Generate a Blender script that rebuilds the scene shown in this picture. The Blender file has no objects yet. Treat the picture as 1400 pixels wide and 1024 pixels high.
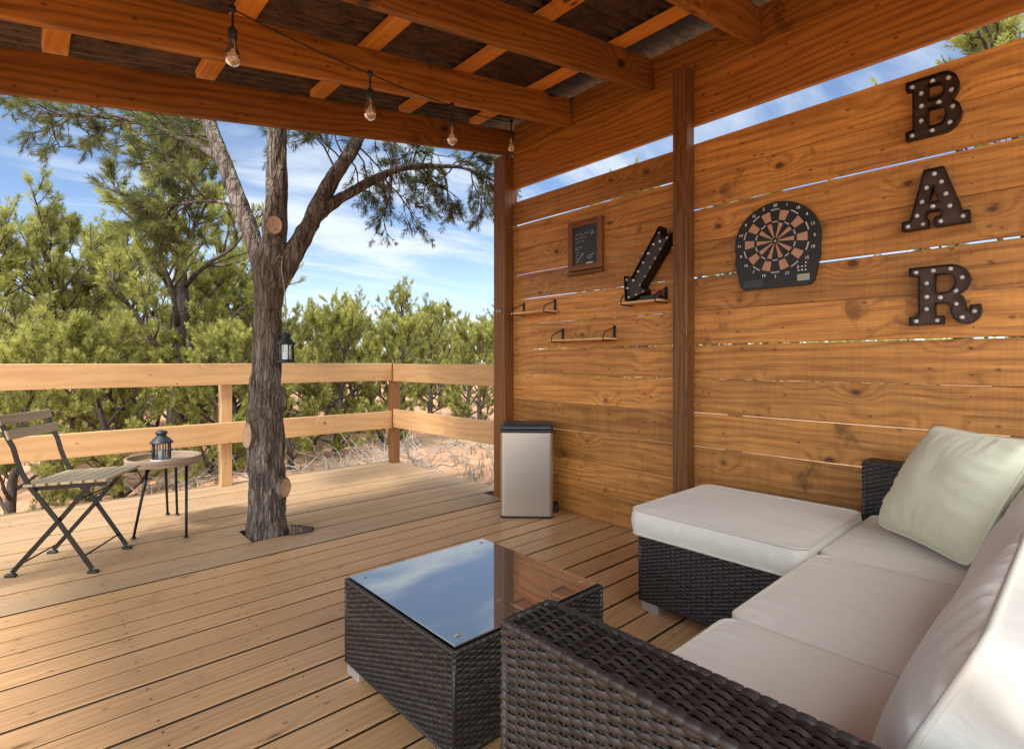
import bpy, bmesh, math, random
from mathutils import Vector as V, Matrix, noise
PI = math.pi
sc = bpy.context.scene
C = sc.collection
rnd = random.Random(7)

# ------------------------------------------------------------------ mesh builder
class MB:
    def __init__(s):
        s.v = []; s.f = []; s.uv = []; s.t = []; s.sm = []; s.mi = []
    def face(s, idx, uv=None, t=0.5, sm=False, mi=0):
        s.f.append(tuple(idx)); s.uv.append(uv or [(0, 0)] * len(idx)); s.t.append(t); s.sm.append(sm); s.mi.append(mi)
    def box(s, c, size, R=None, b=0.003, t=None, mi=0, side=None):
        """chamfered box, UV in metres along its longest axis"""
        c = V(c); h = [x / 2 for x in size]; b = min(b, min(h) * .45)
        t = rnd.random() if t is None else t
        L = max(range(3), key=lambda i: size[i]); o = [i for i in range(3) if i != L]
        base = len(s.v); id_ = {}
        loc = []
        for sx in (-1, 1):
            for sy in (-1, 1):
                for sz in (-1, 1):
                    for a in range(3):
                        sg = (sx, sy, sz)
                        p = [sg[i] * (h[i] - (0 if i == a else b)) for i in range(3)]
                        id_[(sx, sy, sz, a)] = base + len(loc); loc.append(p)
        for p in loc:
            q = V(p)
            s.v.append(c + (R @ q if R else q))
        def add(keys, mi=mi):
            idx = [id_[k] for k in keys]
            uv = [(loc[i - base][L], loc[i - base][o[0]] + loc[i - base][o[1]]) for i in idx]
            # orient outward
            p = [V(loc[i - base]) for i in idx]
            n = (p[1] - p[0]).cross(p[2] - p[0]); m = sum(p, V()) / len(p)
            if n.dot(m) < 0: idx.reverse(); uv.reverse()
            s.face(idx, uv, t, False, mi)
        for a in range(3):
            o1, o2 = [i for i in range(3) if i != a]
            for sg in (-1, 1):
                ks = []
                for s1, s2 in ((-1, -1), (1, -1), (1, 1), (-1, 1)):
                    k = [0, 0, 0]; k[a] = sg; k[o1] = s1; k[o2] = s2
                    ks.append((*k, a))
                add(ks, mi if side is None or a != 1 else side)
        for a in range(3):           # edges along axis a
            o1, o2 = [i for i in range(3) if i != a]
            for s1 in (-1, 1):
                for s2 in (-1, 1):
                    k0 = [0, 0, 0]; k0[o1] = s1; k0[o2] = s2
                    k1 = list(k0); k0[a] = -1; k1[a] = 1
                    add([(*k0, o1), (*k1, o1), (*k1, o2), (*k0, o2)])
        for sx in (-1, 1):
            for sy in (-1, 1):
                for sz in (-1, 1):
                    add([(sx, sy, sz, 0), (sx, sy, sz, 1), (sx, sy, sz, 2)])
        return s
    def tube(s, pts, rad, n=8, closed=False, cap=True, t=None, sm=True, mi=0, disp=None):
        pts = [V(p) for p in pts]; m = len(pts)
        if not hasattr(rad, '__len__'): rad = [rad] * m
        t = rnd.random() if t is None else t
        tang = []
        for i in range(m):
            if closed: d = pts[(i + 1) % m] - pts[i - 1]
            else: d = pts[min(i + 1, m - 1)] - pts[max(i - 1, 0)]
            tang.append(d.normalized() if d.length > 1e-9 else V((0, 0, 1)))
        up = V((0, 0, 1)) if abs(tang[0].z) < .9 else V((1, 0, 0))
        a = tang[0].cross(up).normalized()
        base = len(s.v); lens = [0]
        for i in range(m):
            a = (a - tang[i] * a.dot(tang[i])).normalized(); b = tang[i].cross(a)
            if i: lens.append(lens[-1] + (pts[i] - pts[i - 1]).length)
            for k in range(n):
                th = 2 * PI * k / n
                d = a * math.cos(th) + b * math.sin(th)
                r = rad[i]
                if disp: r += disp(pts[i] + d * r, th, rad[i])
                s.v.append(pts[i] + d * r)
        for i in range(m if closed else m - 1):
            j = (i + 1) % m
            for k in range(n):
                k2 = (k + 1) % n
                u0 = lens[i]; u1 = lens[j] if j else lens[i] + .05
                w = 2 * PI * rad[i] / n
                s.face((base + i * n + k, base + i * n + k2, base + j * n + k2, base + j * n + k),
                       [(u0, k * w), (u0, (k + 1) * w), (u1, (k + 1) * w), (u1, k * w)], t, sm, mi)
        if cap and not closed:
            s.face([base + k for k in reversed(range(n))], None, t, False, mi)
            s.face([base + (m - 1) * n + k for k in range(n)], None, t, False, mi)
        return s
    def lathe(s, prof, c=(0, 0, 0), n=24, R=None, t=.5, sm=True, mi=0, ang0=0):
        base = len(s.v); c = V(c); m = len(prof)
        for r, z in prof:
            for k in range(n):
                th = ang0 + 2 * PI * k / n
                q = V((r * math.cos(th), r * math.sin(th), z))
                s.v.append(c + (R @ q if R else q))
        for i in range(m - 1):
            for k in range(n):
                k2 = (k + 1) % n
                s.face((base + i * n + k, base + i * n + k2, base + (i + 1) * n + k2, base + (i + 1) * n + k),
                       [(prof[i][0], prof[i][1])] * 2 + [(prof[i + 1][0], prof[i + 1][1])] * 2, t, sm, mi)
        return s
    def prism(s, poly, d0, d1, M, t=.5, mi=0):
        """2D polygon (ccw) extruded d0..d1 through matrix M"""
        n = len(poly); base = len(s.v)
        for d in (d0, d1):
            for x, y in poly: s.v.append(M @ V((x, y, d)))
        s.face([base + i for i in reversed(range(n))], [poly[i] for i in reversed(range(n))], t, False, mi)
        s.face([base + n + i for i in range(n)], list(poly), t, False, mi)
        for i in range(n):
            j = (i + 1) % n
            s.face((base + i, base + j, base + n + j, base + n + i), [poly[i], poly[j], poly[j], poly[i]], t, False, mi)
        return s
    def build(s, name, mats, parent=None, recalc=False, origin=None):
        me = bpy.data.meshes.new(name)
        vs = s.v
        if origin is not None:
            o = V(origin); vs = [V(p) - o for p in vs]
        me.from_pydata([tuple(p) for p in vs], [], s.f)
        uvl = me.uv_layers.new(name='UVMap')
        flat = []
        for u in s.uv:
            for a in u: flat += [a[0], a[1]]
        uvl.data.foreach_set('uv', flat)
        at = me.attributes.new('tint', 'FLOAT', 'FACE'); at.data.foreach_set('value', s.t)
        me.polygons.foreach_set('use_smooth', s.sm)
        if not isinstance(mats, (list, tuple)): mats = [mats]
        for m in mats: me.materials.append(m)
        if len(mats) > 1: me.polygons.foreach_set('material_index', s.mi)
        if recalc:
            bm = bmesh.new(); bm.from_mesh(me); bmesh.ops.recalc_face_normals(bm, faces=bm.faces); bm.to_mesh(me); bm.free()
        me.update()
        o = bpy.data.objects.new(name, me); C.objects.link(o)
        if origin is not None: o.location = origin
        if parent:
            o.parent = parent
            o.location = V(o.location) - world_loc(parent)
        return o

def world_loc(o):
    p = V(o.location)
    while o.parent:
        o = o.parent; p = p + V(o.location)
    return p
def tag(o, label, cat, group=None, kind=None):
    o['label'] = label; o['category'] = cat
    if group: o['group'] = group
    if kind: o['kind'] = kind
    return o
def thing(name, label, cat, loc=(0, 0, 0), group=None):
    o = bpy.data.objects.new(name, None); C.objects.link(o); o.location = loc; o.empty_display_size = .1
    return tag(o, label, cat, group)
def copy_tree(o, parent=None):
    c = o.copy(); C.objects.link(c)
    if parent: c.parent = parent
    for ch in list(o.children): copy_tree(ch, c)
    return c

# ------------------------------------------------------------------ materials
class NT:
    def __init__(s, name):
        s.m = bpy.data.materials.new(name); s.m.use_nodes = True; s.t = s.m.node_tree
        s.t.nodes.clear(); s.out = s.t.nodes.new('ShaderNodeOutputMaterial')
    def n(s, typ, props=None, **inp):
        nd = s.t.nodes.new('ShaderNode' + typ)
        for k, v in (props or {}).items(): setattr(nd, k, v)
        for k, v in inp.items():
            key = int(k[1:]) if k[0] == '_' else k.replace('_', ' ')
            sock = nd.inputs[key]
            if isinstance(v, bpy.types.NodeSocket): s.t.links.new(v, sock)
            else:
                if hasattr(sock.default_value, '__len__') and isinstance(v, (tuple, list)) and len(v) == 3 and len(sock.default_value) == 4: v = (*v, 1)
                sock.default_value = v
        return nd
    def math(s, op, a, b=0.0, c=0.0, clamp=False):
        return s.n('Math', dict(operation=op, use_clamp=clamp), _0=a, _1=b, _2=c).outputs[0]
    def mix(s, f, a, b, mode='MIX'):
        nd = s.n('Mix', dict(data_type='RGBA', blend_type=mode, clamp_factor=True), _0=f, _6=a, _7=b)
        return nd.outputs[2]
    def ramp(s, f, lo, hi):
        return s.n('MapRange', dict(interpolation_type='SMOOTHSTEP'), _0=f, _1=lo, _2=hi, _3=0.0, _4=1.0).outputs[0]
    def noise(s, vec, scale=1.0, detail=3.0, rough=.55, dist=0.0):
        return s.n('TexNoise', None, Vector=vec, Scale=scale, Detail=detail, Roughness=rough, Distortion=dist).outputs[0]
    def scale(s, vec, sc):
        return s.n('VectorMath', dict(operation='MULTIPLY'), _0=vec, _1=sc).outputs[0]
    def uv(s): return s.n('UVMap', dict(uv_map='UVMap')).outputs[0]
    def obj(s): return s.n('TexCoord').outputs['Object']
    def pos(s): return s.n('NewGeometry').outputs['Position']
    def tint(s): return s.n('Attribute', dict(attribute_name='tint')).outputs['Fac']
    def bump(s, h, strength=.3, dist=.002):
        return s.n('Bump', None, Strength=strength, Distance=dist, Height=h).outputs[0]
    def bsdf(s, **k):
        p = s.n('BsdfPrincipled', None, **k)
        s.t.links.new(p.outputs[0], s.out.inputs[0]); return s.m

def wood(name, light, dark, knot=(.06, .025, .01), rough=.55, rings=26.0, knots=1.0, kscale=(3.0, 4.6), ringamt=.5, fine=.35, var=.3, saw=0.0, bump=.25, gray=None, stain=0.0):
    t = NT(name); uv = t.uv(); ti = t.tint()
    sep = t.n('SeparateXYZ', None, _0=uv)
    u = t.math('ADD', sep.outputs[0], t.math('MULTIPLY', ti, 53.7)); v = t.math('ADD', sep.outputs[1], t.math('MULTIPLY', ti, 17.3))
    p = t.n('CombineXYZ', None, _0=u, _1=v, _2=0.0).outputs[0]
    n1 = t.noise(t.scale(p, (.8, 5.0, 1)), 1.0, 2.0)
    kp = t.n('VectorMath', dict(operation='ADD'), _0=t.scale(p, (kscale[0], kscale[1], 1)),
             _1=t.scale(t.n('TexNoise', None, Vector=p, Scale=9.0, Detail=2.0).outputs[1], (.12, .12, 0))).outputs[0]
    vo = t.n('TexVoronoi', dict(voronoi_dimensions='2D'), Vector=kp, Scale=1.0, Randomness=1.0)
    kd = vo.outputs['Distance']; kc = t.n('SeparateColor', None, _0=vo.outputs['Color'])
    ksize = t.n('MapRange', None, _0=kc.outputs[0], _1=0.60, _2=1.0, _3=-.06, _4=.075 * knots).outputs[0]
    kmask = t.ramp(t.math('SUBTRACT', kd, ksize), .03, -.02)
    v2 = t.n('TexVoronoi', dict(voronoi_dimensions='2D'), Vector=t.scale(p, (6.5, 11.0, 1)), Scale=1.0, Randomness=1.0)
    kc2 = t.n('SeparateColor', None, _0=v2.outputs['Color'])
    pin = t.math('MULTIPLY', t.ramp(v2.outputs['Distance'], .10, .03), t.math('GREATER_THAN', kc2.outputs[1], 1.0 - .34 * knots))
    kmask = t.math('MAXIMUM', kmask, t.math('MULTIPLY', pin, .75))
    kinf = t.math('MULTIPLY', t.ramp(kd, .5, .02), t.ramp(ksize, -.03, .05))
    ph = t.math('ADD', t.math('MULTIPLY', v, rings), t.math('ADD', t.math('MULTIPLY', n1, 5.0), t.math('MULTIPLY', kinf, 1.9)))
    wv = t.math('MULTIPLY_ADD', t.math('SINE', t.math('MULTIPLY', ph, 2 * PI)), .5, .5)
    wv = t.math('POWER', wv, 1.7)
    fn = t.noise(t.scale(p, (4.0, 125.0, 1)), 1.0, 3.0, .7)
    fn2 = t.noise(t.scale(p, (1.6, 45.0, 1)), 1.0, 3.0, .6)
    g = t.math('ADD', t.math('MULTIPLY', wv, ringamt), t.math('ADD', t.math('MULTIPLY', t.math('SUBTRACT', fn, .35), fine * 2), t.math('MULTIPLY', t.math('SUBTRACT', fn2, .4), fine * 1.6)), clamp=True)
    col = t.mix(g, light, dark)
    bl = t.noise(t.scale(p, (1.3, 4.0, 1)), 1.0, 4.0, .6)
    wn = t.n('TexWhiteNoise', dict(noise_dimensions='1D'), W=t.math('MULTIPLY', ti, 91.7))
    val = t.math('ADD', t.math('MULTIPLY', bl, var * 1.6), t.math('MULTIPLY', wn.outputs[0], var * .9))
    val = t.math('ADD', val, 1.0 - var * 1.15)
    if saw:
        sn = t.noise(t.scale(p, (70.0, 3.0, 1)), 1.0, 2.0, .6)
        sn2 = t.noise(t.scale(p, (12.0, 1.2, 1)), 1.0, 2.0, .6)
        val = t.math('ADD', val, t.math('ADD', t.math('MULTIPLY', t.math('SUBTRACT', sn, .5), saw), t.math('MULTIPLY', t.math('SUBTRACT', sn2, .5), saw)))
    col = t.mix(1.0, col, t.n('CombineColor', None, _0=val, _1=val, _2=val).outputs[0], 'MULTIPLY')
    if gray:
        gm = t.noise(t.scale(p, (1.1, 9.0, 1)), 1.0, 4.0, .65)
        col = t.mix(t.math('MULTIPLY', t.ramp(gm, .35, .7), gray[3]), col, gray[:3])
    if stain:
        sm_ = t.noise(t.scale(p, (3.5, 2.2, 1)), 1.0, 4.0, .7, .6)
        col = t.mix(t.math('MULTIPLY', t.ramp(sm_, .6, .72), stain), col, tuple(c * .25 for c in dark))
    # dark collar then knot core
    col = t.mix(t.math('MULTIPLY', t.ramp(t.math('SUBTRACT', kd, ksize), .10, .0), t.math('MULTIPLY', t.ramp(ksize, 0.0, .03), .55)), col, dark)
    col = t.mix(t.math('MULTIPLY', kmask, .9), col, knot)
    h = t.math('ADD', t.math('MULTIPLY', wv, -.4), t.math('MULTIPLY', fn, .8))
    if saw: h = t.math('ADD', h, t.math('MULTIPLY', sn, .8))
    rr = t.math('ADD', rough, t.math('MULTIPLY', t.math('SUBTRACT', fn, .5), .25))
    return t.bsdf(Base_Color=col, Roughness=rr, Normal=t.bump(h, bump, .0015), Specular_IOR_Level=.35)

def plain(name, col, rough=.5, metal=0.0, nz=0.0, nscale=30.0, bump=0.0, spec=.5, coat=0.0, stretch=(1, 1, 1)):
    t = NT(name); p = t.scale(t.obj(), stretch)
    c = col; kw = {}
    if nz:
        n = t.noise(p, nscale, 4.0, .65)
        k = t.math('ADD', 1.0 - nz * .5, t.math('MULTIPLY', n, nz))
        c = t.mix(1.0, (*col, 1), t.n('CombineColor', None, _0=k, _1=k, _2=k).outputs[0], 'MULTIPLY')
    if bump:
        kw['Normal'] = t.bump(t.noise(p, nscale * 4, 4.0, .7), bump, .002)
    return t.bsdf(Base_Color=c, Roughness=rough, Metallic=metal, Specular_IOR_Level=spec, Coat_Weight=coat, **kw)

M = {}
M['wall'] = wood('honey stained planks', (.545, .245, .058), (.20, .068, .014), knot=(.075, .028, .010), rings=20, ringamt=.34, fine=.62, var=.62, saw=.36, kscale=(3.4, 5.2), stain=.6, rough=.5)
M['beam'] = wood('red brown stained beams', (.36, .132, .020), (.14, .045, .007), knot=(.03, .011, .005), rings=22, ringamt=.5, fine=.5, var=.45, kscale=(2.4, 4.0), knots=1.2, stain=.45, rough=.5)
M['purlin'] = wood('orange stained battens', (.80, .30, .045), (.56, .18, .024), knot=(.08, .03, .01), rings=24, ringamt=.35, var=.25, kscale=(3, 6), rough=.5)
M['post'] = wood('brown stained posts', (.22, .085, .022), (.085, .030, .009), knot=(.03, .012, .006), rings=30, ringamt=.5, fine=.5, var=.35, saw=.2, kscale=(3.2, 5), rough=.5)
M['rail'] = wood('pale orange rail boards', (.53, .31, .142), (.38, .195, .078), knot=(.13, .055, .02), rings=16, ringamt=.35, fine=.22, var=.28, kscale=(3.4, 5), knots=.8, rough=.55)
M['deck'] = wood('deck boards under the roof', (.55, .325, .160), (.33, .175, .075), knot=(.16, .08, .035), rings=34, ringamt=.30, fine=.55, var=.24, kscale=(2.2, 5.5), knots=.7, rough=.42, bump=.4, stain=.22)
M['deckw'] = wood('weathered deck boards', (.46, .285, .150), (.28, .165, .078), knot=(.16, .09, .05), rings=34, ringamt=.28, fine=.6, var=.26, kscale=(.9, 5.5), knots=.6, rough=.5, bump=.45, gray=(.38, .30, .225, .4))
M['edge'] = plain('gap shade and dirt board edges', (.050, .030, .016), .8, 0, .6, 30)  # one dark colour for both dirt and the shade inside the board gaps
M['slat'] = wood('greyed chair slats', (.46, .36, .235), (.30, .22, .13), rings=40, ringamt=.3, fine=.4, var=.3, knots=0.0, rough=.6)
M['tray'] = wood('worn tray wood', (.30, .22, .15), (.14, .095, .06), rings=30, ringamt=.4, fine=.5, var=.4, knots=.5, rough=.55, kscale=(3, 9))
M['frame'] = wood('dark walnut frame', (.20, .075, .022), (.09, .03, .01), rings=40, ringamt=.5, var=.4, knots=.3, rough=.5)
M['shelf'] = wood('light shelf boards', (.70, .42, .19), (.50, .27, .10), rings=40, ringamt=.4, var=.2, knots=.2, rough=.5)
M['black'] = plain('black iron', (.018, .017, .017), .45, .6, .5, 60)
M['chairmetal'] = plain('dark painted steel', (.030, .026, .024), .42, .7, .5, 50)
M['lantern'] = plain('charcoal painted tin', (.030, .036, .040), .45, .4, .4, 50)
M['rust'] = plain('rusted brown tin', (.075, .045, .034), .5, .55, 1.2, 26, .15)
M['rustdark'] = plain('dark tin edge', (.022, .014, .011), .45, .6, .8, 30)
M['arrow'] = plain('dark grey tin', (.050, .045, .042), .5, .6, .9, 22, .1)
M['milk'] = plain('white bulb glass', (.58, .55, .55), .2, 0, 0)
M['warmbulb'] = plain('cream bulb glass', (.66, .54, .34), .2, 0, 0)
M['steel'] = plain('brushed steel', (.50, .44, .385), .36, .85, .12, 4, .06, stretch=(60, 60, .8))
M['bin'] = plain('dark plastic lid', (.026, .030, .037), .38, 0, .2, 20)
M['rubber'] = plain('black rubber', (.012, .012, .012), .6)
M['zinc'] = plain('galvanised steel', (.45, .44, .42), .4, .9, .4, 40)
M['alu'] = plain('brushed aluminium', (.56, .54, .52), .42, .6, .15, 30)
M['cord'] = plain('black cord', (.010, .010, .011), .55)
M['slate'] = plain('slate board', (.020, .024, .029), .55, 0, .8, 14)
M['chalk'] = plain('white chalk', (.66, .66, .66), .9, 0, .4, 90)
M['dartblack'] = plain('black dart plastic', (.014, .014, .015), .42, 0, .3, 40, spec=.4)
M['darttan'] = plain('tan dart plastic', (.42, .225, .14), .6, 0, .15, 90, .3)
M['dartgrey'] = plain('grey dart plastic', (.42, .40, .40), .55)
M['lcd'] = plain('grey green display', (.28, .31, .25), .25)
M['white'] = plain('white print', (.75, .75, .75), .6)
M['red'] = plain('red card', (.35, .045, .035), .5, 0, .5, 30)
M['twine'] = plain('grey wire', (.30, .25, .21), .6, .2, .3, 40)

def m_wicker():
    t = NT('dark wicker'); ti = t.tint(); uv = t.uv()
    st = t.noise(t.scale(uv, (6.0, 420.0, 1)), 1.0, 2.0, .6)
    k = t.math('MULTIPLY', ti, t.math('ADD', .62, t.math('MULTIPLY', st, .76)))
    col = t.mix(k, (.003, .0028, .0028), (.036, .029, .026))
    return t.bsdf(Base_Color=col, Roughness=t.math('ADD', .27, t.math('MULTIPLY', st, .2)), Specular_IOR_Level=.5, Normal=t.bump(st, .3, .0008))
M['wicker'] = m_wicker()
def m_fabric(name, col, bump=.10):
    t = NT(name); p = t.obj()
    w = t.noise(t.scale(p, (1, 1, 1)), 900.0, 2.0, .6)
    big = t.noise(p, 3.0, 3.0, .5)
    wr = t.noise(t.scale(p, (1.0, 1.0, 1.0)), 14.0, 3.0, .6, .8)
    k = t.math('ADD', .93, t.math('ADD', t.math('MULTIPLY', big, .08), t.math('MULTIPLY', w, .06)))
    c = t.mix(1.0, (*col, 1), t.n('CombineColor', None, _0=k, _1=k, _2=k).outputs[0], 'MULTIPLY')
    b1 = t.bump(wr, .30, .010)
    b2 = t.n('Bump', None, Strength=bump, Distance=.0006, Height=w, Normal=b1).outputs[0]
    return t.bsdf(Base_Color=c, Roughness=.85, Sheen_Weight=.15, Specular_IOR_Level=.25, Normal=b2)
M['cream'] = m_fabric('cream cushion fabric', (.71, .675, .605))
M['pipe'] = m_fabric('cream piping', (.60, .555, .48))
M['sage'] = m_fabric('pale sage pillow fabric', (.68, .675, .50))
M['sagepipe'] = m_fabric('pale sage piping', (.74, .74, .58))

def m_glass(name, tint=(1, 1, 1), refl=.0, rough=.0):
    t = NT(name)
    fr = t.n('Fresnel', None, IOR=1.45).outputs[0]
    f = t.math('ADD', fr, refl, clamp=True)
    a = t.n('BsdfTransparent', None, Color=tint); b = t.n('BsdfGlossy', None, Roughness=rough, Color=(1, 1, 1))
    mx = t.n('MixShader', None, _0=f, _1=a.outputs[0], _2=b.outputs[0])
    t.t.links.new(mx.outputs[0], t.out.inputs[0]); return t.m
M['glass'] = m_glass('clear lantern glass', (.93, .95, .95), .03)
def m_bulbglass():
    t = NT('warm bulb glass')
    f = t.math('ADD', t.n('Fresnel', None, IOR=1.45).outputs[0], .06, clamp=True)
    a = t.n('BsdfTransparent', None, Color=(.97, .88, .74)); b = t.n('BsdfGlossy', None, Roughness=.02, Color=(1, 1, 1))
    d = t.n('BsdfTranslucent', None, Color=(.95, .82, .66)); d2 = t.n('BsdfDiffuse', None, Color=(.95, .82, .66))
    m0 = t.n('MixShader', None, _0=.5, _1=d.outputs[0], _2=d2.outputs[0])
    m1 = t.n('MixShader', None, _0=.30, _1=a.outputs[0], _2=m0.outputs[0])
    mx = t.n('MixShader', None, _0=f, _1=m1.outputs[0], _2=b.outputs[0])
    t.t.links.new(mx.outputs[0], t.out.inputs[0]); return t.m
M['bulbglass'] = m_bulbglass()
def m_tabletop():
    t = NT('smoked glass table top')
    d = t.n('BsdfPrincipled', None, Base_Color=(.13, .135, .125), Roughness=.08, IOR=1.5)
    sm = t.noise(t.obj(), 3.5, 5.0, .7)
    g = t.n('BsdfGlossy', None, Color=(.90, .85, .76), Roughness=t.math('ADD', .012, t.math('MULTIPLY', t.ramp(sm, .5, .8), .03)))
    mx = t.n('MixShader', None, _0=.52, _1=d.outputs[0], _2=g.outputs[0])
    t.t.links.new(mx.outputs[0], t.out.inputs[0]); return t.m
M['tabletop'] = m_tabletop()

def m_bark(name, c0, c1, c2, s=1.0):
    t = NT(name); p = t.obj()
    q = t.n('VectorMath', dict(operation='ADD'), _0=t.scale(p, (1, 1, .22)), _1=t.scale(t.n('TexNoise', None, Vector=p, Scale=8.0 * s, Detail=3.0).outputs[1], (.05, .05, .03))).outputs[0]
    vo = t.n('TexVoronoi', dict(feature='DISTANCE_TO_EDGE'), Vector=q, Scale=34.0 * s, Randomness=1.0).outputs['Distance']
    n = t.noise(t.scale(p, (1, 1, .16)), 30.0 * s, 5.0, .7)
    n2 = t.noise(t.scale(p, (1, 1, .5)), 90.0 * s, 4.0, .7)
    n3 = t.noise(p, 3.0 * s, 3.0, .6)
    col = t.mix(t.ramp(n, .38, .64), c0, c1)
    col = t.mix(t.math('MULTIPLY', t.ramp(n3, .45, .65), .6), col, c2)
    col = t.mix(t.math('MULTIPLY', t.ramp(vo, .06, .0), .55), col, tuple(c * .22 for c in c0))
    k = t.math('ADD', .7, t.math('MULTIPLY', n2, .6))
    col = t.mix(1.0, col, t.n('CombineColor', None, _0=k, _1=k, _2=k).outputs[0], 'MULTIPLY')
    h = t.math('ADD', t.math('MULTIPLY', t.ramp(vo, .0, .14), .8), t.math('ADD', t.math('MULTIPLY', n, .8), t.math('MULTIPLY', n2, .35)))
    return t.bsdf(Base_Color=col, Roughness=.85, Specular_IOR_Level=.2, Normal=t.bump(h, .9, .012))
M['bark'] = m_bark('grey brown pine bark', (.070, .052, .041), (.24, .20, .168), (.125, .092, .066))
M['barkfar'] = m_bark('dark pine bark', (.055, .042, .033), (.12, .095, .078), (.09, .06, .042), .6)
def m_needle(name, a, b, c):
    t = NT(name); ti = t.tint()
    col = t.mix(t.ramp(ti, .0, .55), a, b); col = t.mix(t.ramp(ti, .6, 1.0), col, c)
    d = t.n('BsdfPrincipled', None, Base_Color=col, Roughness=.5, Specular_IOR_Level=.3)
    tr = t.n('BsdfTranslucent', None, Color=col)
    mx = t.n('MixShader', None, _0=.50, _1=d.outputs[0], _2=tr.outputs[0])
    t.t.links.new(mx.outputs[0], t.out.inputs[0]); return t.m
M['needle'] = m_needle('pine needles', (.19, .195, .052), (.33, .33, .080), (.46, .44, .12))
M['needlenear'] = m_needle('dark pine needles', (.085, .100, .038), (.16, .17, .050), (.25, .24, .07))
M['shrub'] = m_needle('dry grass blades', (.14, .13, .06), (.25, .21, .11), (.36, .30, .19))
M['deadwood'] = plain('bleached dead wood', (.27, .225, .185), .85, 0, .6, 30)
def m_disc():
    t = NT('fresh sawn wood'); uv = t.n('SeparateXYZ', None, _0=t.uv()); p = t.obj()
    w = t.math('SINE', t.math('ADD', t.math('MULTIPLY', uv.outputs[0], 520.0), t.math('MULTIPLY', t.noise(p, 20.0, 2.0), 6.0)))
    col = t.mix(t.math('MULTIPLY_ADD', w, .3, .35), (.50, .31, .185), (.33, .19, .105))
    cr = t.noise(p, 38.0, 4.0, .7)
    col = t.mix(t.math('MULTIPLY', t.ramp(cr, .53, .66), .7), col, (.13, .085, .06))
    return t.bsdf(Base_Color=col, Roughness=.75)
M['cut'] = m_disc()
def m_roof():
    t = NT('rusted corrugated iron'); p = t.obj()
    n = t.noise(t.scale(p, (1, 3, 1)), 9.0, 6.0, .75); n2 = t.noise(p, 120.0, 3.0, .7)
    col = t.mix(t.ramp(n, .35, .62), (.030, .019, .014), (.13, .070, .040))
    col = t.mix(t.math('MULTIPLY', t.ramp(n2, .56, .70), .55), col, (.30, .18, .11))
    return t.bsdf(Base_Color=col, Roughness=.7, Metallic=.15, Normal=t.bump(n2, .4, .002))
M['roof'] = m_roof()
def m_ground():
    t = NT('sandy red earth'); p = t.pos()
    n = t.noise(p, .55, 6.0, .65); n2 = t.noise(p, 4.0, 6.0, .7); n3 = t.noise(p, 40.0, 4.0, .7)
    col = t.mix(t.ramp(n2, .35, .65), (.40, .20, .112), (.50, .30, .185))
    col = t.mix(t.math('MULTIPLY', t.ramp(n, .50, .62), .55), col, (.29, .22, .13))
    col = t.mix(t.math('MULTIPLY', t.ramp(n3, .58, .70), .5), col, (.22, .13, .08))
    h = t.math('ADD', t.math('MULTIPLY', n2, 1.0), t.math('MULTIPLY', n3, .35))
    return t.bsdf(Base_Color=col, Roughness=.95, Specular_IOR_Level=.1, Normal=t.bump(h, .8, .04))
M['ground'] = m_ground()

# ------------------------------------------------------------------ ground and deck
def sstep(x):
    x = max(0, min(1, x)); return x * x * (3 - 2 * x)
def gz(x, y):
    d = math.hypot(x - 1, y - 3)
    z = -.40 - 1.0 * sstep((2.4 - x) / 4.5) * (1 - sstep((d - 14) / 20))
    z += (noise.noise(V((x * .5, y * .5, 3.1))) * .10 + noise.noise(V((x * 1.9, y * 1.9, 7))) * .035) * min(1, max(0, d - 2) / 2)
    if -9 < x < 3.2 and -9 < y < 5.5: z = min(z, -.28)
    return z
def axis(c, fine, n_f, far):
    a = [c + fine * i for i in range(-n_f, n_f + 1)]; st = fine
    while a[-1] < far: st *= 1.25; a.append(a[-1] + st); a.insert(0, a[0] - st)
    return a
xs = axis(2, .22, 50, 400); ys = axis(7, .22, 50, 400)
g = MB(); nx = len(xs)
for y in ys:
    for x in xs: g.v.append((x, y, gz(x, y)))
for j in range(len(ys) - 1):
    for i in range(nx - 1):
        k = j * nx + i
        g.face((k, k + 1, k + nx + 1, k + nx), None, .5, True)
o = g.build('ground', M['ground']); o['kind'] = 'structure'
o['label'] = 'sandy reddish ground with dry grass beyond the deck'

DX0, DX1, DX1B = -3.2, 2.925, 3.06
PITCH = .1425
dk = MB(); y = 3.185; i = 0
TREE = V((1.15, 3.60, 0))
def board(y0, y1, x0, x1, z, mi, t=None):
    w = y1 - y0 - .0125
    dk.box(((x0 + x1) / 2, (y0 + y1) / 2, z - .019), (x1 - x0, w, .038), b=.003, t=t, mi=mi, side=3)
for k in range(36):                       # boards under the roof, running towards the wall
    y1 = 3.185 - k * PITCH; y0 = y1 - PITCH
    t = rnd.random(); dz = rnd.uniform(-.0015, .0015)
    board(y0, y1, DX0, DX1, dz, 0, t)
yy = 3.187; k = 0
while yy < 5.30:                          # older boards in the open, a little higher
    y0, y1 = yy, min(yy + PITCH, 5.34)
    t = rnd.random(); dz = .001 + rnd.uniform(-.0015, .0015)
    x1 = DX1B if y0 > 3.36 else 2.84
    dy = max(0.0, y0 - TREE.y, TREE.y - y1)
    if dy < .125:
        ch_ = math.sqrt(.135 ** 2 - dy ** 2) - .016
        board(y0, y1, DX0, TREE.x - .008 - ch_, dz, 1, t); board(y0, y1, TREE.x + .008 + ch_, x1, dz, 1, t)
    else:
        board(y0, y1, DX0, x1, dz, 1, t)
    yy += PITCH
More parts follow.
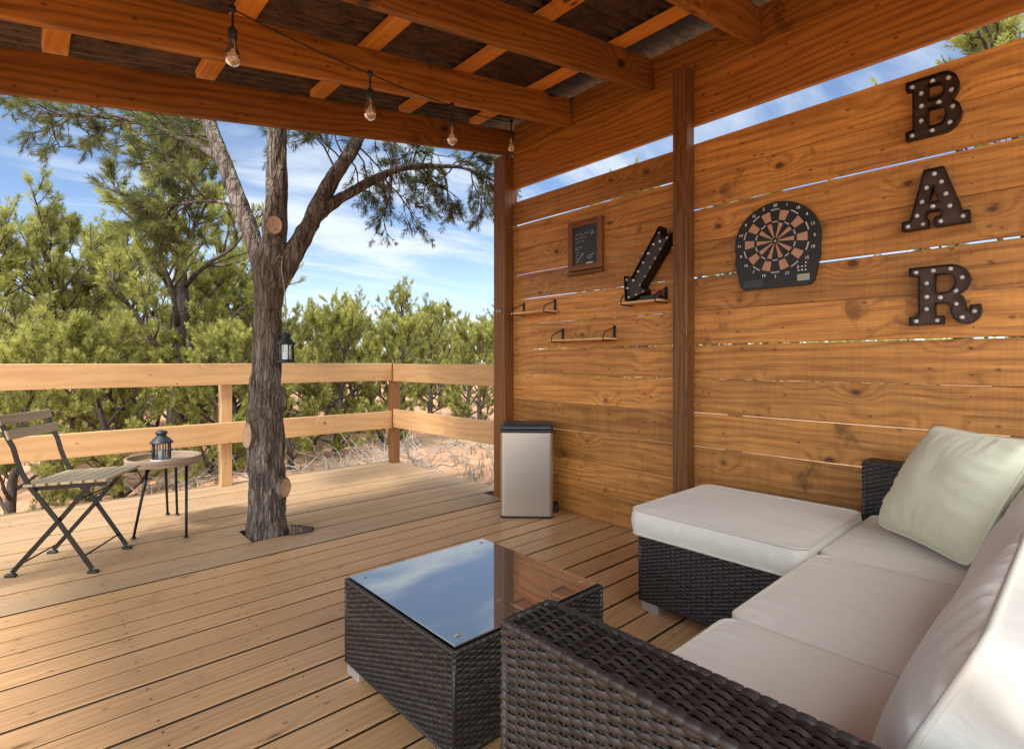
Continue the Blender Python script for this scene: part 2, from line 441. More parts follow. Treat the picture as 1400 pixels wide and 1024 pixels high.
# short boards framing the hole round the tree, screw heads, edge fascia
dk.box(((DX0 + DX1B) / 2 - .02, 5.325, -.135), (DX1B - DX0, .03, .19), b=.003, t=.4, mi=1)
dk.box((3.045, 4.33, -.135), (.03, 1.99, .19), b=.003, t=.6, mi=1)
dk.box(((DX0 + 2.92) / 2, (-1.9 + 3.18) / 2, -.058), (2.90 - DX0, 5.1, .004), b=.001, mi=2)  # black sheets added beneath the boards so the gaps look deep in shade
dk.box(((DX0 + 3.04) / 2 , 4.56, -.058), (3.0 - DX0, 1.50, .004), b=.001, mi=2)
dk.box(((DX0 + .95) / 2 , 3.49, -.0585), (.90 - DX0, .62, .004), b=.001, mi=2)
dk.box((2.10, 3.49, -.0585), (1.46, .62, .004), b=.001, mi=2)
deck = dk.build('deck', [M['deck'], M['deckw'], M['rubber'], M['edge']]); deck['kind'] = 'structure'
deck['label'] = 'timber deck of long boards running up to the plank wall'
scr = MB()
for xj in (-.93, -.52, -.11, .30, .71, 1.12, 1.53, 1.94, 2.35, 2.76):
    for k in range(34):
        yc = 3.185 - (k + .5) * PITCH
        for dy in (-.038, .036):
            if rnd.random() < .3: continue
            scr.lathe([(0, .0022), (.003, .0022), (.0035, .001)], (xj + rnd.uniform(-.006, .006), yc + dy, 0), 6, t=.1)
o = scr.build('deck_screws', M['rustdark'], deck); o['kind'] = 'stuff'

# ------------------------------------------------------------------ plank wall
WX = 2.93
wall = thing('plank_wall', 'tall wall of wide honey stained horizontal planks behind the sofa', 'wall', (2.945, 1, 0))
def panel(y0, y1, gaps):
    mb = MB()
    for k in range(12):
        lo = k * .2 + (gaps.get(k, .0012)) / 2 - .0002 - (.05 if k == 0 else 0)
        hi = (k + 1) * .2 - gaps.get(k + 1, .0012) / 2
        if k == 11: hi = 2.39
        mb.box((WX + .010 + rnd.uniform(-.0015, .0015), (y0 + y1) / 2, (lo + hi) / 2), (.018, y1 - y0, hi - lo), b=.0025,
               R=Matrix.Rotation(rnd.uniform(-.0006, .0006), 3, 'X'))
    return mb.build('board_panel', M['wall'], wall)
panel(1.655, 3.195, {1: .002, 2: .002, 3: .004, 4: .002, 5: .003, 6: .005, 7: .003, 8: .006, 9: .006, 10: .002, 11: .012})
panel(-1.6, 1.650, {1: .002, 2: .003, 3: .005, 4: .005, 5: .002, 6: .0065, 7: .002, 8: .010, 9: .002, 10: .011, 11: .002})
nails = MB()
Rx = Matrix.Rotation(-PI / 2, 3, 'Y')
for yc in (1.70, 3.14, 2.42, 1.59, .35, -.5):
    for k in range(12):
        for dz in (.045, .155):
            nails.lathe([(0, .0005), (.0024, .0005), (.0028, -.002)], (WX - .0025, yc + rnd.uniform(-.01, .01), k * .2 + dz), 6, R=Rx, t=.2)
o = nails.build('nail_heads', M['rustdark'], wall); o['kind'] = 'stuff'

# ------------------------------------------------------------------ pergola
SL = .170
def zb(x): return 2.808 + SL * (x - 2.9)         # underside of the rafters
RS = Matrix.Rotation(-math.atan(SL), 3, 'Y')
XL = -1.45
perg = thing('pergola', 'stained timber pergola with a rusted corrugated iron roof over the deck', 'pergola', (.5, 3.2, 0))
def part(mb, name, mat, par=None, **k): return mb.build(name, mat, par or perg, **k)
part(MB().box((2.915, 3.272, 1.3845), (.14, .14, 2.769), b=.004), 'post', M['post'])
part(MB().box((2.885, 1.650, 1.41), (.089, .092, 2.82), b=.004), 'post', M['post'])
part(MB().box((-1.37, 3.272, 1.005), (.14, .14, 2.01), b=.006), 'post', M['post'])
part(MB().box((2.945, .80, 2.660), (.038, 4.79, .316), b=.004), 'wall_beam', M['beam'])
part(MB().box((2.957, .80, 2.925), (.034, 4.79, .205), b=.003), 'rim_board', M['beam'])
def rafter(y, x0=XL, x1=2.922, dz=0, thick=.040, name='rafter'):
    xm = (x0 + x1) / 2; L = (x1 - x0) / math.cos(math.atan(SL)); hh = .196
    c = V((xm, y, zb(xm) + dz + hh / 2 / math.cos(math.atan(SL))))
    return part(MB().box(c, (L, thick, hh), R=RS, b=.003), name, M['beam'])
rafter(3.222, XL, 2.985, -.030, .042, 'front_beam')
for yr in (2.585, 1.905, 1.238, .57, -.10, -.74): rafter(yr)
for k in range(8):
    x = 2.58 - k * .6225
    if x < XL + .1: continue
    c = V((x + .01, 1.26, zb(x + .01) + .199 + .0195 + .004))
    part(MB().box(c, (.092, 4.04, .038), R=RS, b=.003), 'purlin', M['purlin'])
rf = MB(); n = 380; y0r, y1r = -.82, 3.42
x0r, x1r = XL - .32, 3.12
for i in range(n + 1):
    y = y0r + (y1r - y0r) * i / n
    dz = .0115 * math.sin(2 * PI * y / .068)
    for x in (x0r, x1r): rf.v.append((x, y, zb(x) + .255 + dz))
for i in range(n):
    rf.face((2 * i, 2 * i + 1, 2 * i + 3, 2 * i + 2), None, .5, True)
o = part(rf, 'roof_sheet', M['roof'])
so = o.modifiers.new('thick', 'SOLIDIFY'); so.thickness = .0012
# eye hook on the corner post
hk = MB(); hc = V((2.843, 3.262, 1.512))
hk.tube([hc + V((0, 0, 0)), hc + V((-.014, 0, 0))], .004, 8)
hk.tube([hc + V((-.026, math.cos(a) * .013, math.sin(a) * .013)) for a in [i * 2 * PI / 14 for i in range(14)]], .0035, 6, closed=True)
hk.lathe([(0, .004), (.013, .004), (.014, 0)], hc, 12, R=Rx)
part(hk, 'eye_hook', M['zinc'])

# ------------------------------------------------------------------ railing
rl = thing('deck_railing', 'low timber railing of two wide boards round the deck edge', 'railing', (1.2, 5.2, 0))
part(MB().box((2.985, 5.19, .545), (.092, .092, 1.09), b=.004), 'post', M['post'], rl)
for xp in (1.315, -.37, -2.05):
    part(MB().box((xp, 5.232, .50), (.09, .09, 1.12), b=.004), 'post', M['rail'], rl)
part(MB().box((-.13, 5.165, .992), (6.13, .038, .188), b=.004, t=.21), 'top_rail', M['rail'], rl)
part(MB().box((-.13, 5.165, .475), (6.13, .038, .184), b=.004, t=.63), 'lower_rail', M['rail'], rl)
part(MB().box((2.962, 4.245, .984), (.038, 1.795, .188), b=.004, t=.87), 'top_rail', M['rail'], rl)
part(MB().box((2.962, 4.245, .490), (.038, 1.795, .196), b=.004, t=.35), 'lower_rail', M['rail'], rl)

# ------------------------------------------------------------------ wicker
def wicker(mb, O, U, W, N, w, h, pitch=.0080, per=.048, amp=.0030):
    O, U, W, N = V(O), V(U), V(W), V(N)
    rows = max(1, round(h / pitch)); pitch = h / rows
    half = max(1, round(w / (per / 2))); per = 2 * w / half
    ns = half * 4
    for r in range(rows):
        hv = [rnd.random() for _ in range(97)]
        vc = (r + .5) * pitch; t = rnd.uniform(.25, 1.0); base = len(mb.v)
        jit = rnd.uniform(-.0006, .0006); o5 = .5 * (r % 2)
        for i in range(ns + 1):
            u = w * i / ns; a = 2 * PI * (u / per + o5)
            off = amp * (.75 + .5 * hv[(i + 2) // 4 % 97]) * math.cos(a) + .0040 + jit
            sh = .10 * pitch * math.sin(a)
            for q, dn in ((-.66, -.0020), (-.34, 0), (.34, 0), (.66, -.0020)):
                mb.v.append(O + U * u + W * (vc + q * pitch + sh) + N * (off + dn))
        for i in range(ns):
            for q in range(3):
                k = base + i * 4 + q; u0 = w * i / ns; u1 = w * (i + 1) / ns
                mb.face((k, k + 4, k + 5, k + 1), [(u0, vc + q * .004), (u1, vc + q * .004), (u1, vc + q * .004 + .004), (u0, vc + q * .004 + .004)], min(1, t * (.62 + .76 * hv[(i + 2) // 4 % 97])), True)
    for k in range(half + 1):
        u = min(w - .003, max(.003, k * per / 2)); base = len(mb.v)
        for v in (0, h):
            for q, dn in ((-.0034, .0022), (0, .0040), (.0034, .0022)):
                mb.v.append(O + U * (u + q) + W * v + N * dn)
        for q in (0, 1):
            mb.face((base + q, base + q + 1, base + q + 4, base + q + 3), [(0, .1 * q), (0, .1 * q + .05), (h, .1 * q + .05), (h, .1 * q)], .45, True)
def wrap_edge(mb, p0, p1, r=.0085):
    p0, p1 = V(p0), V(p1); L = (p1 - p0).length; n = max(2, round(L / .023)); pts = []; rad = []
    for k in range(n):
        for f, q in ((.04, .80), (.16, 1.0), (.84, 1.0), (.96, .80)):
            pts.append(p0.lerp(p1, (k + f) / n)); rad.append(r * q)
    mb.tube(pts, rad, 8, t=.85)
def wicker_block(x0, x1, y0, y1, z0, z1, faces, pitch=.0080, per=.048, edges=True):
    mb = MB(); e = .004
    mb.box(((x0 + x1) / 2, (y0 + y1) / 2, (z0 + z1) / 2), (x1 - x0 - 2 * e, y1 - y0 - 2 * e, z1 - z0 - 2 * e), b=.002, t=.03)  # core coloured near black, painting the shade between the strips
    X, Y, Z = V((1, 0, 0)), V((0, 1, 0)), V((0, 0, 1)); i = .004
    if '-x' in faces: wicker(mb, (x0 + i, y1, z0), -Y, Z, -X, y1 - y0, z1 - z0, pitch, per)
    if '+x' in faces: wicker(mb, (x1 - i, y0, z0), Y, Z, X, y1 - y0, z1 - z0, pitch, per)
    if '-y' in faces: wicker(mb, (x0, y0 + i, z0), X, Z, -Y, x1 - x0, z1 - z0, pitch, per)
    if '+y' in faces: wicker(mb, (x1, y1 - i, z0), -X, Z, Y, x1 - x0, z1 - z0, pitch, per)
    if '+z' in faces: wicker(mb, (x0, y0, z1 - i), Y, X, Z, y1 - y0, x1 - x0, pitch, per)
    if edges:
        r = .008; c = .004
        for a, b in (((x0, y0), (x1, y0)), ((x1, y0), (x1, y1)), ((x1, y1), (x0, y1)), ((x0, y1), (x0, y0))):
            q = [(min(max(px, x0 + c), x1 - c), min(max(py, y0 + c), y1 - c), z1 - c) for px, py in (a, b)]
            wrap_edge(mb, q[0], q[1], r)
            mb.tube([(q[0][0], q[0][1], z0), (q[0][0], q[0][1], z1 - c)], .0065, 7, t=.6)
            mb.tube([(q[0][0], q[0][1], z0 + .004), (q[1][0], q[1][1], z0 + .004)], .0065, 7, t=.5)
    return mb
def foot_mb(x, y, sx=.085, sy=.05): return MB().box((x, y, .022), (sx, sy, .044), b=.003)

# coffee table
tb = thing('coffee_table', 'low square dark wicker coffee table with a smoked glass top', 'coffee table', (1.15, 1.465, 0))
TX0, TX1, TY0, TY1 = .835, 1.462, 1.142, 1.790
part(wicker_block(TX0, TX1, TY0, TY1, .042, .332, ('-x', '+x', '-y', '+y'), .0080, .046), 'wicker_base', M['wicker'], tb)
part(MB().box(((TX0 + TX1) / 2, (TY0 + TY1) / 2, .3395), (TX1 - TX0 - .022, TY1 - TY0 - .022, .005), b=.0012), 'glass_top', M['tabletop'], tb)
for x, y in ((TX0 + .03, TY0 + .045), (TX1 - .03, TY0 + .045), (TX0 + .03, TY1 - .045), (TX1 - .03, TY1 - .045)):
    part(foot_mb(x, y, .05, .085), 'foot', M['alu'], tb)
for x, y in ((TX0 + .05, TY0 + .05), (TX1 - .05, TY0 + .05), (TX0 + .05, TY1 - .05), (TX1 - .05, TY1 - .05)):
    part(MB().lathe([(0, .0016), (.009, .0016), (.010, 0)], (x, y, .3422), 14), 'suction_pad', M['glass'], tb)

# sofa
SX0, SX1, SYF, SYB = .606, 2.872, .690, -.135
AH = .655
sf = thing('wicker_sofa', 'dark wicker sofa with square arms, its right arm by the plank wall', 'sofa', (1.7, .3, 0))
part(wicker_block(SX0, SX0 + .120, SYB, SYF, .045, AH, ('-x', '+x', '+y', '+z'), .0079, .047), 'arm', M['wicker'], sf)
part(wicker_block(SX1 - .120, SX1, SYB, SYF + .01, .045, AH + .003, ('-x', '+y', '+z'), .0095, .050), 'arm', M['wicker'], sf)
part(wicker_block(SX0 + .122, SX1 - .122, .10, .655, .05, .325, ('+y',), .0095, .054, False), 'seat_base', M['wicker'], sf)
part(wicker_block(SX0 + .122, SX1 - .122, SYB, -.035, .05, .66, ('+y', '-y', '+z'), .0079, .047), 'backrest', M['wicker'], sf)
for x, y in ((SX0 + .06, SYF - .06), (SX0 + .06, SYB + .06), (SX1 - .06, SYF - .06), (SX1 - .06, SYB + .06), (1.4, .60), (2.08, .60)):
    part(foot_mb(x, y), 'foot', M['alu'], sf)
# ottoman
OX0, OX1, OY0, OY1 = 2.018, 2.70, .70, 1.372
ot = thing('wicker_ottoman', 'square dark wicker ottoman standing before the wall end of the sofa', 'ottoman', (2.35, 1.04, 0))
part(wicker_block(OX0, OX1, OY0, OY1, .045, .338, ('-x', '+y', '-y'), .0080, .046), 'wicker_base', M['wicker'], ot)
for x, y in ((OX0 + .03, OY0 + .05), (OX0 + .03, OY1 - .05), (OX1 - .03, OY0 + .05), (OX1 - .03, OY1 - .05)):
    part(foot_mb(x, y, .05, .085), 'foot', M['alu'], ot)

# ------------------------------------------------------------------ cushions
def rounded_rect(hx, hy, r, n=6):
    pts = []
    for cx, cy, a0 in ((hx - r, hy - r, 0), (-hx + r, hy - r, PI / 2), (-hx + r, -hy + r, PI), (hx - r, -hy + r, 1.5 * PI)):
        for i in range(n + 1):
            a = a0 + PI / 2 * i / n; pts.append((cx + r * math.cos(a), cy + r * math.sin(a)))
    return pts
def dense(pts, step=.03):
    out = []
    for i, p in enumerate(pts):
        q = pts[(i + 1) % len(pts)]; d = (V(q) - V(p)).length; k = max(1, int(d / step))
        for j in range(k): out.append(V(p).lerp(V(q), j / k))
    return out
def cushion_shape(sx, sy, h, r=.022, puff=.022, seed=0, wr=.0034, rc=.045, n=56):
    """returns fn(mb) giving local vertices of a boxy cushion centred at origin, and piping paths"""
    def puffed(x, y):
        a = max(0, 1 - (x / (sx / 2)) ** 2); b = max(0, 1 - (y / (sy / 2)) ** 2)
        return puff * (a ** .55) * (b ** .55)
    def wrk(x, y, z):
        e = min(sx / 2 - abs(x), sy / 2 - abs(y)); k = math.exp(-max(0, e) / .05)
        # pull creases perpendicular to the seam, plus slow dents
        al = x if (sy / 2 - abs(y)) < (sx / 2 - abs(x)) else y
        wr_ = wr * min(1.0, max(0.0, e) / .016)
        return wr_ * (.35 + k * 1.6) * noise.noise(V((al * 34 + seed, z * 3, seed * 1.7))) + wr_ * 1.6 * noise.noise(V((x * 5 + seed, y * 5, seed)))
    def co(n):
        out = []
        for i in range(n + 1):
            s = -1 + 2 * i / n; out.append(math.copysign(1 - (1 - abs(s)) ** 1.45, s))
        return out
    ax = co(n); bx = co(n)
    mb = MB()
    def prof(s, t):
        # superellipse corner rounding in plan
        x, y = s * sx / 2, t * sy / 2
        ix, iy = sx / 2 - rc, sy / 2 - rc
        dx, dy = max(0, abs(x) - ix), max(0, abs(y) - iy)
        if dx > 0 and dy > 0:
            m = max(dx, dy); L = math.hypot(dx, dy); k = m / L
            x = math.copysign(ix + dx * k, x); y = math.copysign(iy + dy * k, y)
        return x, y
    for top in (1, -1):
        base = len(mb.v)
        for t in bx:
            for s in ax:
                x, y = prof(s, t)
                m = max(abs(s), abs(t)); e = max(0.0, 1 - m)
                z = top * (h / 2 + puffed(x, y) + wrk(x, y, top))
                mb.v.append(V((x, y, z)))
        for j in range(n):
            for i in range(n):
                k = base + j * (n + 1) + i; q = (k, k + 1, k + n + 2, k + n + 1)
                mb.face(q if top > 0 else q[::-1], None, .5, True)
    # side band
    ring = []
    for i in range(n): ring.append((ax[i], -1))
    for i in range(n): ring.append((1, bx[i]))
    for i in range(n, 0, -1): ring.append((ax[i], 1))
    for i in range(n, 0, -1): ring.append((-1, bx[i]))
    base = len(mb.v); m = len(ring); lv = 7
    for k in range(lv):
        f = k / (lv - 1); bul = .012 * math.sin(PI * f)
        for s, t in ring:
            x, y = prof(s, t); d = V((x / sx, y / sy, 0)); nx_ = V((1 if abs(s) == 1 else 0, 1 if abs(t) == 1 else 0, 0))
            dirv = V((math.copysign(nx_.x, s), math.copysign(nx_.y, t), 0)).normalized()
            al = x if abs(t) == 1 else y
            w = wr * 1.5 * noise.noise(V((al * 26 + seed * 3, f * 2, seed)))
            mb.v.append(V((x, y, -h / 2 + h * f)) + dirv * (bul + w * math.sin(PI * f)))
    for k in range(lv - 1):
        for i in range(m):
            j = (i + 1) % m
            mb.face((base + k * m + i, base + k * m + j, base + (k + 1) * m + j, base + (k + 1) * m + i), None, .5, True)
    path = [V((*prof(s, t), 0)) for s, t in ring]
    return mb, [[p + V((0, 0, z)) for p in path] for z in (h / 2, -h / 2)]
def cushion(name, label, cat, c, sx, sy, h, Rm=None, group=None, seed=1, mat='cream', pmat='pipe', **k):
    mb, pipes = cushion_shape(sx, sy, h, seed=seed, **k)
    c = V(c); Rm = Rm or Matrix.Identity(3)
    mb.v = [c + Rm @ p for p in mb.v]
    o = mb.build(name, M[mat], None, recalc=True, origin=c)
    tag(o, label, cat, group)
    for pth in pipes:
        MB().tube([c + Rm @ (p * 1.0) for p in pth], .0052, 7, closed=True, t=.5).build('piping', M[pmat], o)
    return o
SEAT = .340; SH = .088
for i, (x0, x1, lab) in enumerate(((SX0 + .126, 1.366, 'cream box seat cushion beside the near sofa arm, frontmost of the three'), (1.370, 2.046, 'middle cream box seat cushion of the dark wicker sofa'), (2.050, SX1 - .126, 'cream box seat cushion under the pale green pillow'))):
    cushion('seat_cushion', lab, 'cushion', ((x0 + x1) / 2, .355, SEAT + SH / 2), x1 - x0, .600, SH, group='sofa seat cushions', seed=3 + i * 5, puff=.016)
cushion('ottoman_cushion', 'cream box cushion lying on the dark wicker ottoman', 'cushion', (2.345, 1.045, .340 + .052), .70, .720, .104, seed=41, puff=.014)
Rb = Matrix.Rotation(math.radians(114), 3, 'X')        # leaning back
for i, (x0, x1, lab) in enumerate(((.795, 1.395, 'cream back cushion nearest the camera, its piped end facing the near arm'), (1.400, 2.06, 'middle cream back cushion along the sofa backrest'), (2.065, 2.73, 'cream back cushion behind the pale green pillow'))):
    cushion('back_cushion', lab, 'cushion', ((x0 + x1) / 2, .093, .578), x1 - x0, .38, .150, Rm=Rb, group='sofa back cushions', seed=60 + 7 * i, puff=.040, wr=.006, rc=.05)
def pillow():
    S = .455; T = .100; n = 40
    bl = V((2.49, .59, .452)); br = V((2.165, .265, .452)); ux = (br - bl).normalized()
    lean = V((-ux.y, ux.x, 0));
    if lean.x < 0: lean = -lean
    th = math.radians(61); uy = (V((0, 0, 1)) * math.sin(th) + lean * math.cos(th)).normalized()
    un = ux.cross(uy).normalized()
    if un.dot(V((0, 0, 1.1)) * 0 + V((-1, 1, 0))) < 0: un = -un
    c = bl.lerp(br, .5) + uy * (S / 2 + .004)
    def pt(s, t, sd):
        cc = 1 - .055 * (abs(s * t) ** 7)
        x = s * cc * S / 2 * (1 - .050 * (1 - t * t)); y = t * cc * S / 2 * (1 - .050 * (1 - s * s))
        k = max(0, (1 - abs(s) ** 2.4)) ** .55 * max(0, (1 - abs(t) ** 2.4)) ** .55
        cr = noise.noise(V((s * 2.2 + 3, t * 13, 4.2 + sd))) * .012 * (abs(s) ** 1.5) + noise.noise(V((s * 13, t * 2.2, 8 + sd))) * .008 * (abs(t) ** 2)
        cr += noise.noise(V((s * 2.1, t * 2.1, 1 + sd))) * .008
        e = min(1, (1 - max(abs(s), abs(t))) * 9)
        return c + ux * x + uy * y + un * sd * (T * k + cr * e)
    mb = MB()
    for sd in (1, -1):
        base = len(mb.v)
        for j in range(n + 1):
            for i in range(n + 1): mb.v.append(pt(-1 + 2 * i / n, -1 + 2 * j / n, sd))
        for j in range(n):
            for i in range(n):
                k = base + j * (n + 1) + i; q = (k, k + 1, k + n + 2, k + n + 1)
                mb.face(q if sd > 0 else q[::-1], None, .5, True)
    o = mb.build('throw_pillow', M['sage'], None, recalc=True, origin=c)
    tag(o, 'pale sage green square pillow leaning in the sofa corner', 'pillow')
    e = [(-1 + 2 * i / n, -1) for i in range(n)] + [(1, -1 + 2 * i / n) for i in range(n)] + [(1 - 2 * i / n, 1) for i in range(n)] + [(-1, 1 - 2 * i / n) for i in range(n)]
    MB().tube([pt(s, t, 0) for s, t in e], .0042, 7, closed=True, t=.5).build('piping', M['sagepipe'], o)
pillow()

# ------------------------------------------------------------------ step bin
def step_bin():
    c0 = V((2.472, 2.831, 0)); c1 = V((2.735, 2.568, 0)); ux = (c1 - c0).normalized(); w = (c1 - c0).length
    uy = V((-ux.y, ux.x, 0))
    if uy.x < 0: uy = -uy
    d = .265; c = (c0 + c1) / 2 + uy * d / 2
    R = Matrix((ux, uy, V((0, 0, 1)))).transposed()
    t = thing('step_bin', 'tall brushed steel step bin with a dark lid in the wall corner', 'bin', (c.x, c.y, 0))
    def ring(hx, hy, r, z): return [c + R @ V((x, y, z)) for x, y in rounded_rect(hx, hy, r, 8)]
    def loft(rings):
        mb = MB(); n = len(rings[0])
        for rg in rings: mb.v += rg
        for k in range(len(rings) - 1):
            for i in range(n):
                j = (i + 1) % n; mb.face((k * n + i, k * n + j, (k + 1) * n + j, (k + 1) * n + i), None, .5, True)
        mb.face(list(range(n))[::-1], None, .5, False); mb.face([(len(rings) - 1) * n + i for i in range(n)], None, .5, False)
        return mb
    hx, hy = w / 2, d / 2
    loft([ring(hx, hy, .03, .014), ring(hx, hy, .03, .016), ring(hx, hy, .03, .598), ring(hx, hy, .03, .600)]).build('body', M['steel'], t)
    loft([ring(hx + .002, hy + .002, .032, 0), ring(hx + .002, hy + .002, .032, .0135)]).build('base_ring', M['rubber'], t)
    lo = loft([ring(hx + .003, hy + .003, .033, .6005), ring(hx + .003, hy + .003, .033, .618), ring(hx - .001, hy - .001, .03, .620)]).build('rim', M['bin'], t)
    loft([ring(hx + .002, hy + .002, .032, .6235), ring(hx + .003, hy + .003, .033, .627), ring(hx + .002, hy + .002, .032, .648), ring(hx - .010, hy - .010, .028, .658), ring(hx - .05, hy - .05, .02, .662)]).build('lid', M['bin'], t)
    MB().box(c + R @ V((hx + .024, .06, .035)), (.04, .10, .06), R=R, b=.01).build('pedal_housing', M['rubber'], t)
step_bin()

# ------------------------------------------------------------------ folding chair
def chair():
    A = V((-.058, 3.725, .010)); F = V((.844, -.536, 0)).normalized(); S = V((.49, .872, 0)).normalized(); Wd = .372
    t = thing('folding_chair', 'folding bistro chair with black metal legs and grey wood slats', 'chair', A + F * .2 + S * Wd / 2 - V((0, 0, .010)))
    def P(f, z, s): return A + F * f + S * s + V((0, 0, z))
    def bar(mb, pts, w=.022, th=.007):
        # flat bar swept in the F-Z plane
        pts = [V(p) for p in pts]; base = len(mb.v); n = len(pts)
        for i, p in enumerate(pts):
            d = (pts[min(i + 1, n - 1)] - pts[max(i - 1, 0)]).normalized(); nn = d.cross(S).normalized()
            for a, b in ((-1, -1), (1, -1), (1, 1), (-1, 1)): mb.v.append(p + nn * a * w / 2 + S * b * th / 2)
        for i in range(n - 1):
            for k in range(4):
                k2 = (k + 1) % 4; mb.face((base + i * 4 + k, base + i * 4 + k2, base + i * 4 + 4 + k2, base + i * 4 + 4 + k), None, .5)
        mb.face((base + 3, base + 2, base + 1, base)); mb.face(tuple(base + (n - 1) * 4 + k for k in range(4)))
    for sd, s in ((0, 0.0), (1, Wd)):
        mb = MB()
        bar(mb, [P(-.050, .815, s), P(-.014, .705, s), P(.012, .655, s), P(.030, .585, s), P(.052, .52, s), P(.090, .445, s), P(.150, .36, s), P(.218, .262, s), P(.372, .012, s)])
        mb.build('back_leg_bar', M['chairmetal'], t, recalc=True)
        si = s + (.012 if sd == 0 else -.012)
        mb = MB(); bar(mb, [P(0, .012, si), P(.213, .268, si), P(.352, .440, si)])
        mb.build('front_leg_bar', M['chairmetal'], t, recalc=True)
        mb = MB(); bar(mb, [P(.085, .436, si), P(.435, .452, si)], .020, .006)
        mb.build('seat_bar', M['chairmetal'], t, recalc=True)
        for f, z in ((.376, .008), (-.006, .008)):
            MB().box(P(f, -.002, s if f > .1 else si), (.050, .026, .018), R=Matrix((F, S, V((0, 0, 1)))).transposed(), b=.005).build('foot_cap', M['rubber'], t)
        MB().lathe([(0, .004), (.008, .004), (.009, 0)], P(.213, .268, s - .004 if sd == 0 else s + .004), 10, R=Matrix((F, V((0, 0, 1)), -S if sd == 0 else S)).transposed()).build('rivet', M['chairmetal'], t)
    MB().tube([P(.052, .062, .012), P(.052, .062, Wd - .012)], .0045, 8).build('stretcher', M['chairmetal'], t)
    MB().tube([P(.330, .078, 0), P(.330, .078, Wd)], .0045, 8).build('stretcher', M['chairmetal'], t)
    MB().tube([P(.295, .37, .012), P(.295, .37, Wd - .012)], .0045, 8).build('stretcher', M['chairmetal'], t)
    R0 = Matrix((S, F, V((0, 0, 1)))).transposed()
    for k in range(7):
        f = .085 + .056 * k
        MB().box(P(f, .448 + .0026 * k + .010, Wd / 2), (Wd + .03, .046, .014), R=R0, b=.004).build('seat_slat', M['slat'], t)
    for f, z in ((-.047, .790), (-.012, .715)):
        d = V(F * .036 + V((0, 0, -.11))).normalized(); nn = S.cross(d)
        R1 = Matrix((S, -d, nn)).transposed()
        MB().box(P(f, z, Wd / 2) + nn * .010 * (1 if nn.dot(F) > 0 else -1), (Wd + .05, .050, .013), R=R1, b=.004).build('back_slat', M['slat'], t)
chair()

# ------------------------------------------------------------------ side table
def side_table():
    c = V((.672, 4.135, 0)); zt = .432
    t = thing('side_table', 'small round side table with a wooden tray top and thin black legs', 'side table', c)
    mb = MB(); r = .212
    prof = [(0, zt), (r - .006, zt), (r, zt + .004), (r + .004, zt + .046), (r + .002, zt + .050), (r - .010, zt + .050), (r - .012, zt + .046), (r - .014, zt + .014), (0, zt + .014)]
    n = 40; base = len(mb.v)
    for q, z in prof:
        for k in range(n):
            a = 2 * PI * k / n; mb.v.append(c + V((q * math.cos(a), q * math.sin(a), z)))
    for i in range(len(prof) - 1):
        for k in range(n):
            k2 = (k + 1) % n; a0, a1 = 2 * PI * k / n * .21, 2 * PI * (k + 1) / n * .21
            if prof[i][0] == 0 or prof[i + 1][0] == 0:
                uvs = []
                for ii, kk in ((i, k), (i, k2), (i + 1, k2), (i + 1, k)):
                    a = 2 * PI * kk / n; uvs.append((prof[ii][0] * math.cos(a), prof[ii][0] * math.sin(a)))
            else: uvs = [(a0, prof[i][1]), (a1, prof[i][1]), (a1, prof[i + 1][1]), (a0, prof[i + 1][1])]
            mb.face((base + i * n + k, base + i * n + k2, base + (i + 1) * n + k2, base + (i + 1) * n + k), uvs, .37 if prof[i][0] and prof[i + 1][0] else .8, False)
    mb.build('tray_top', M['tray'], t, recalc=True)
    for tx, ty, fx, fy in ((.575, 4.06, .492, 4.012), (.78, 4.03, .738, 3.815), (.700, 4.26, .752, 4.49), (.755, 4.235, .800, 4.43)):
        lg = MB().tube([(tx, ty, zt), (fx, fy, .012)], [.009, .0075], 10).build('leg', M['black'], t)
        MB().lathe([(0, .006), (.012, .006), (.017, 0)], (fx, fy, .010), 12).build('foot_pad', M['black'], lg)
side_table()

# ------------------------------------------------------------------ lanterns
def lantern(name, label, c, s=1.0, bright_base=False, n=8, handle=True):
    c = V(c); t = thing(name, label, 'lantern', c)
    def L(prof, nn=24, nm='body', mat='lantern', **k): return MB().lathe([(r * s, z * s) for r, z in prof], c, nn, **k).build(nm, M[mat], t)
    L([(0, 0), (.058, 0), (.060, .004), (.058, .012), (.050, .018), (.048, .020), (0, .020)], nm='base_plate', mat='alu' if bright_base else 'lantern')
    L([(.047, .118), (.062, .116), (.063, .120), (.056, .128), (.040, .146), (.028, .156), (.026, .158), (.026, .168), (.031, .170), (.033, .178), (.028, .186), (.014, .192), (0, .193)], nm='roof')
    for k in range(n):
        a = 2 * PI * (k + .5) / n; p = V((math.cos(a) * .047 * s, math.sin(a) * .047 * s, 0))
        MB().tube([c + p + V((0, 0, .018 * s)), c + p + V((0, 0, .118 * s))], .0034 * s, 6).build('frame_bar', M['lantern'], t)
    MB().lathe([(.0445 * s, .019 * s), (.0445 * s, .117 * s)], c, 24).build('glass_pane', M['glass'], t)
    L([(0, .021), (.018, .021), (.019, .024), (.019, .068), (.016, .071), (0, .070)], nm='candle', mat='milk')
    if handle:
        pts = [c + V((math.cos(a) * .026, 0, .180 + math.sin(a) * .034)) * s for a in [PI * i / 12 for i in range(13)]]
        pts = [V((p.x, p.y, p.z)) for p in pts]
        MB().tube(pts, .0018 * s, 6).build('handle', M['lantern'], t)
    return t
lantern('candle_lantern', 'small dark round lantern standing on the side table tray', (.655, 4.115, .4465), 1.08, True, 10, handle=False)
LC = V((1.208, 3.432, 1.095))
lantern('hanging_lantern', 'small dark lantern hanging from a wire on the deck tree trunk', LC, .98, False, 6)
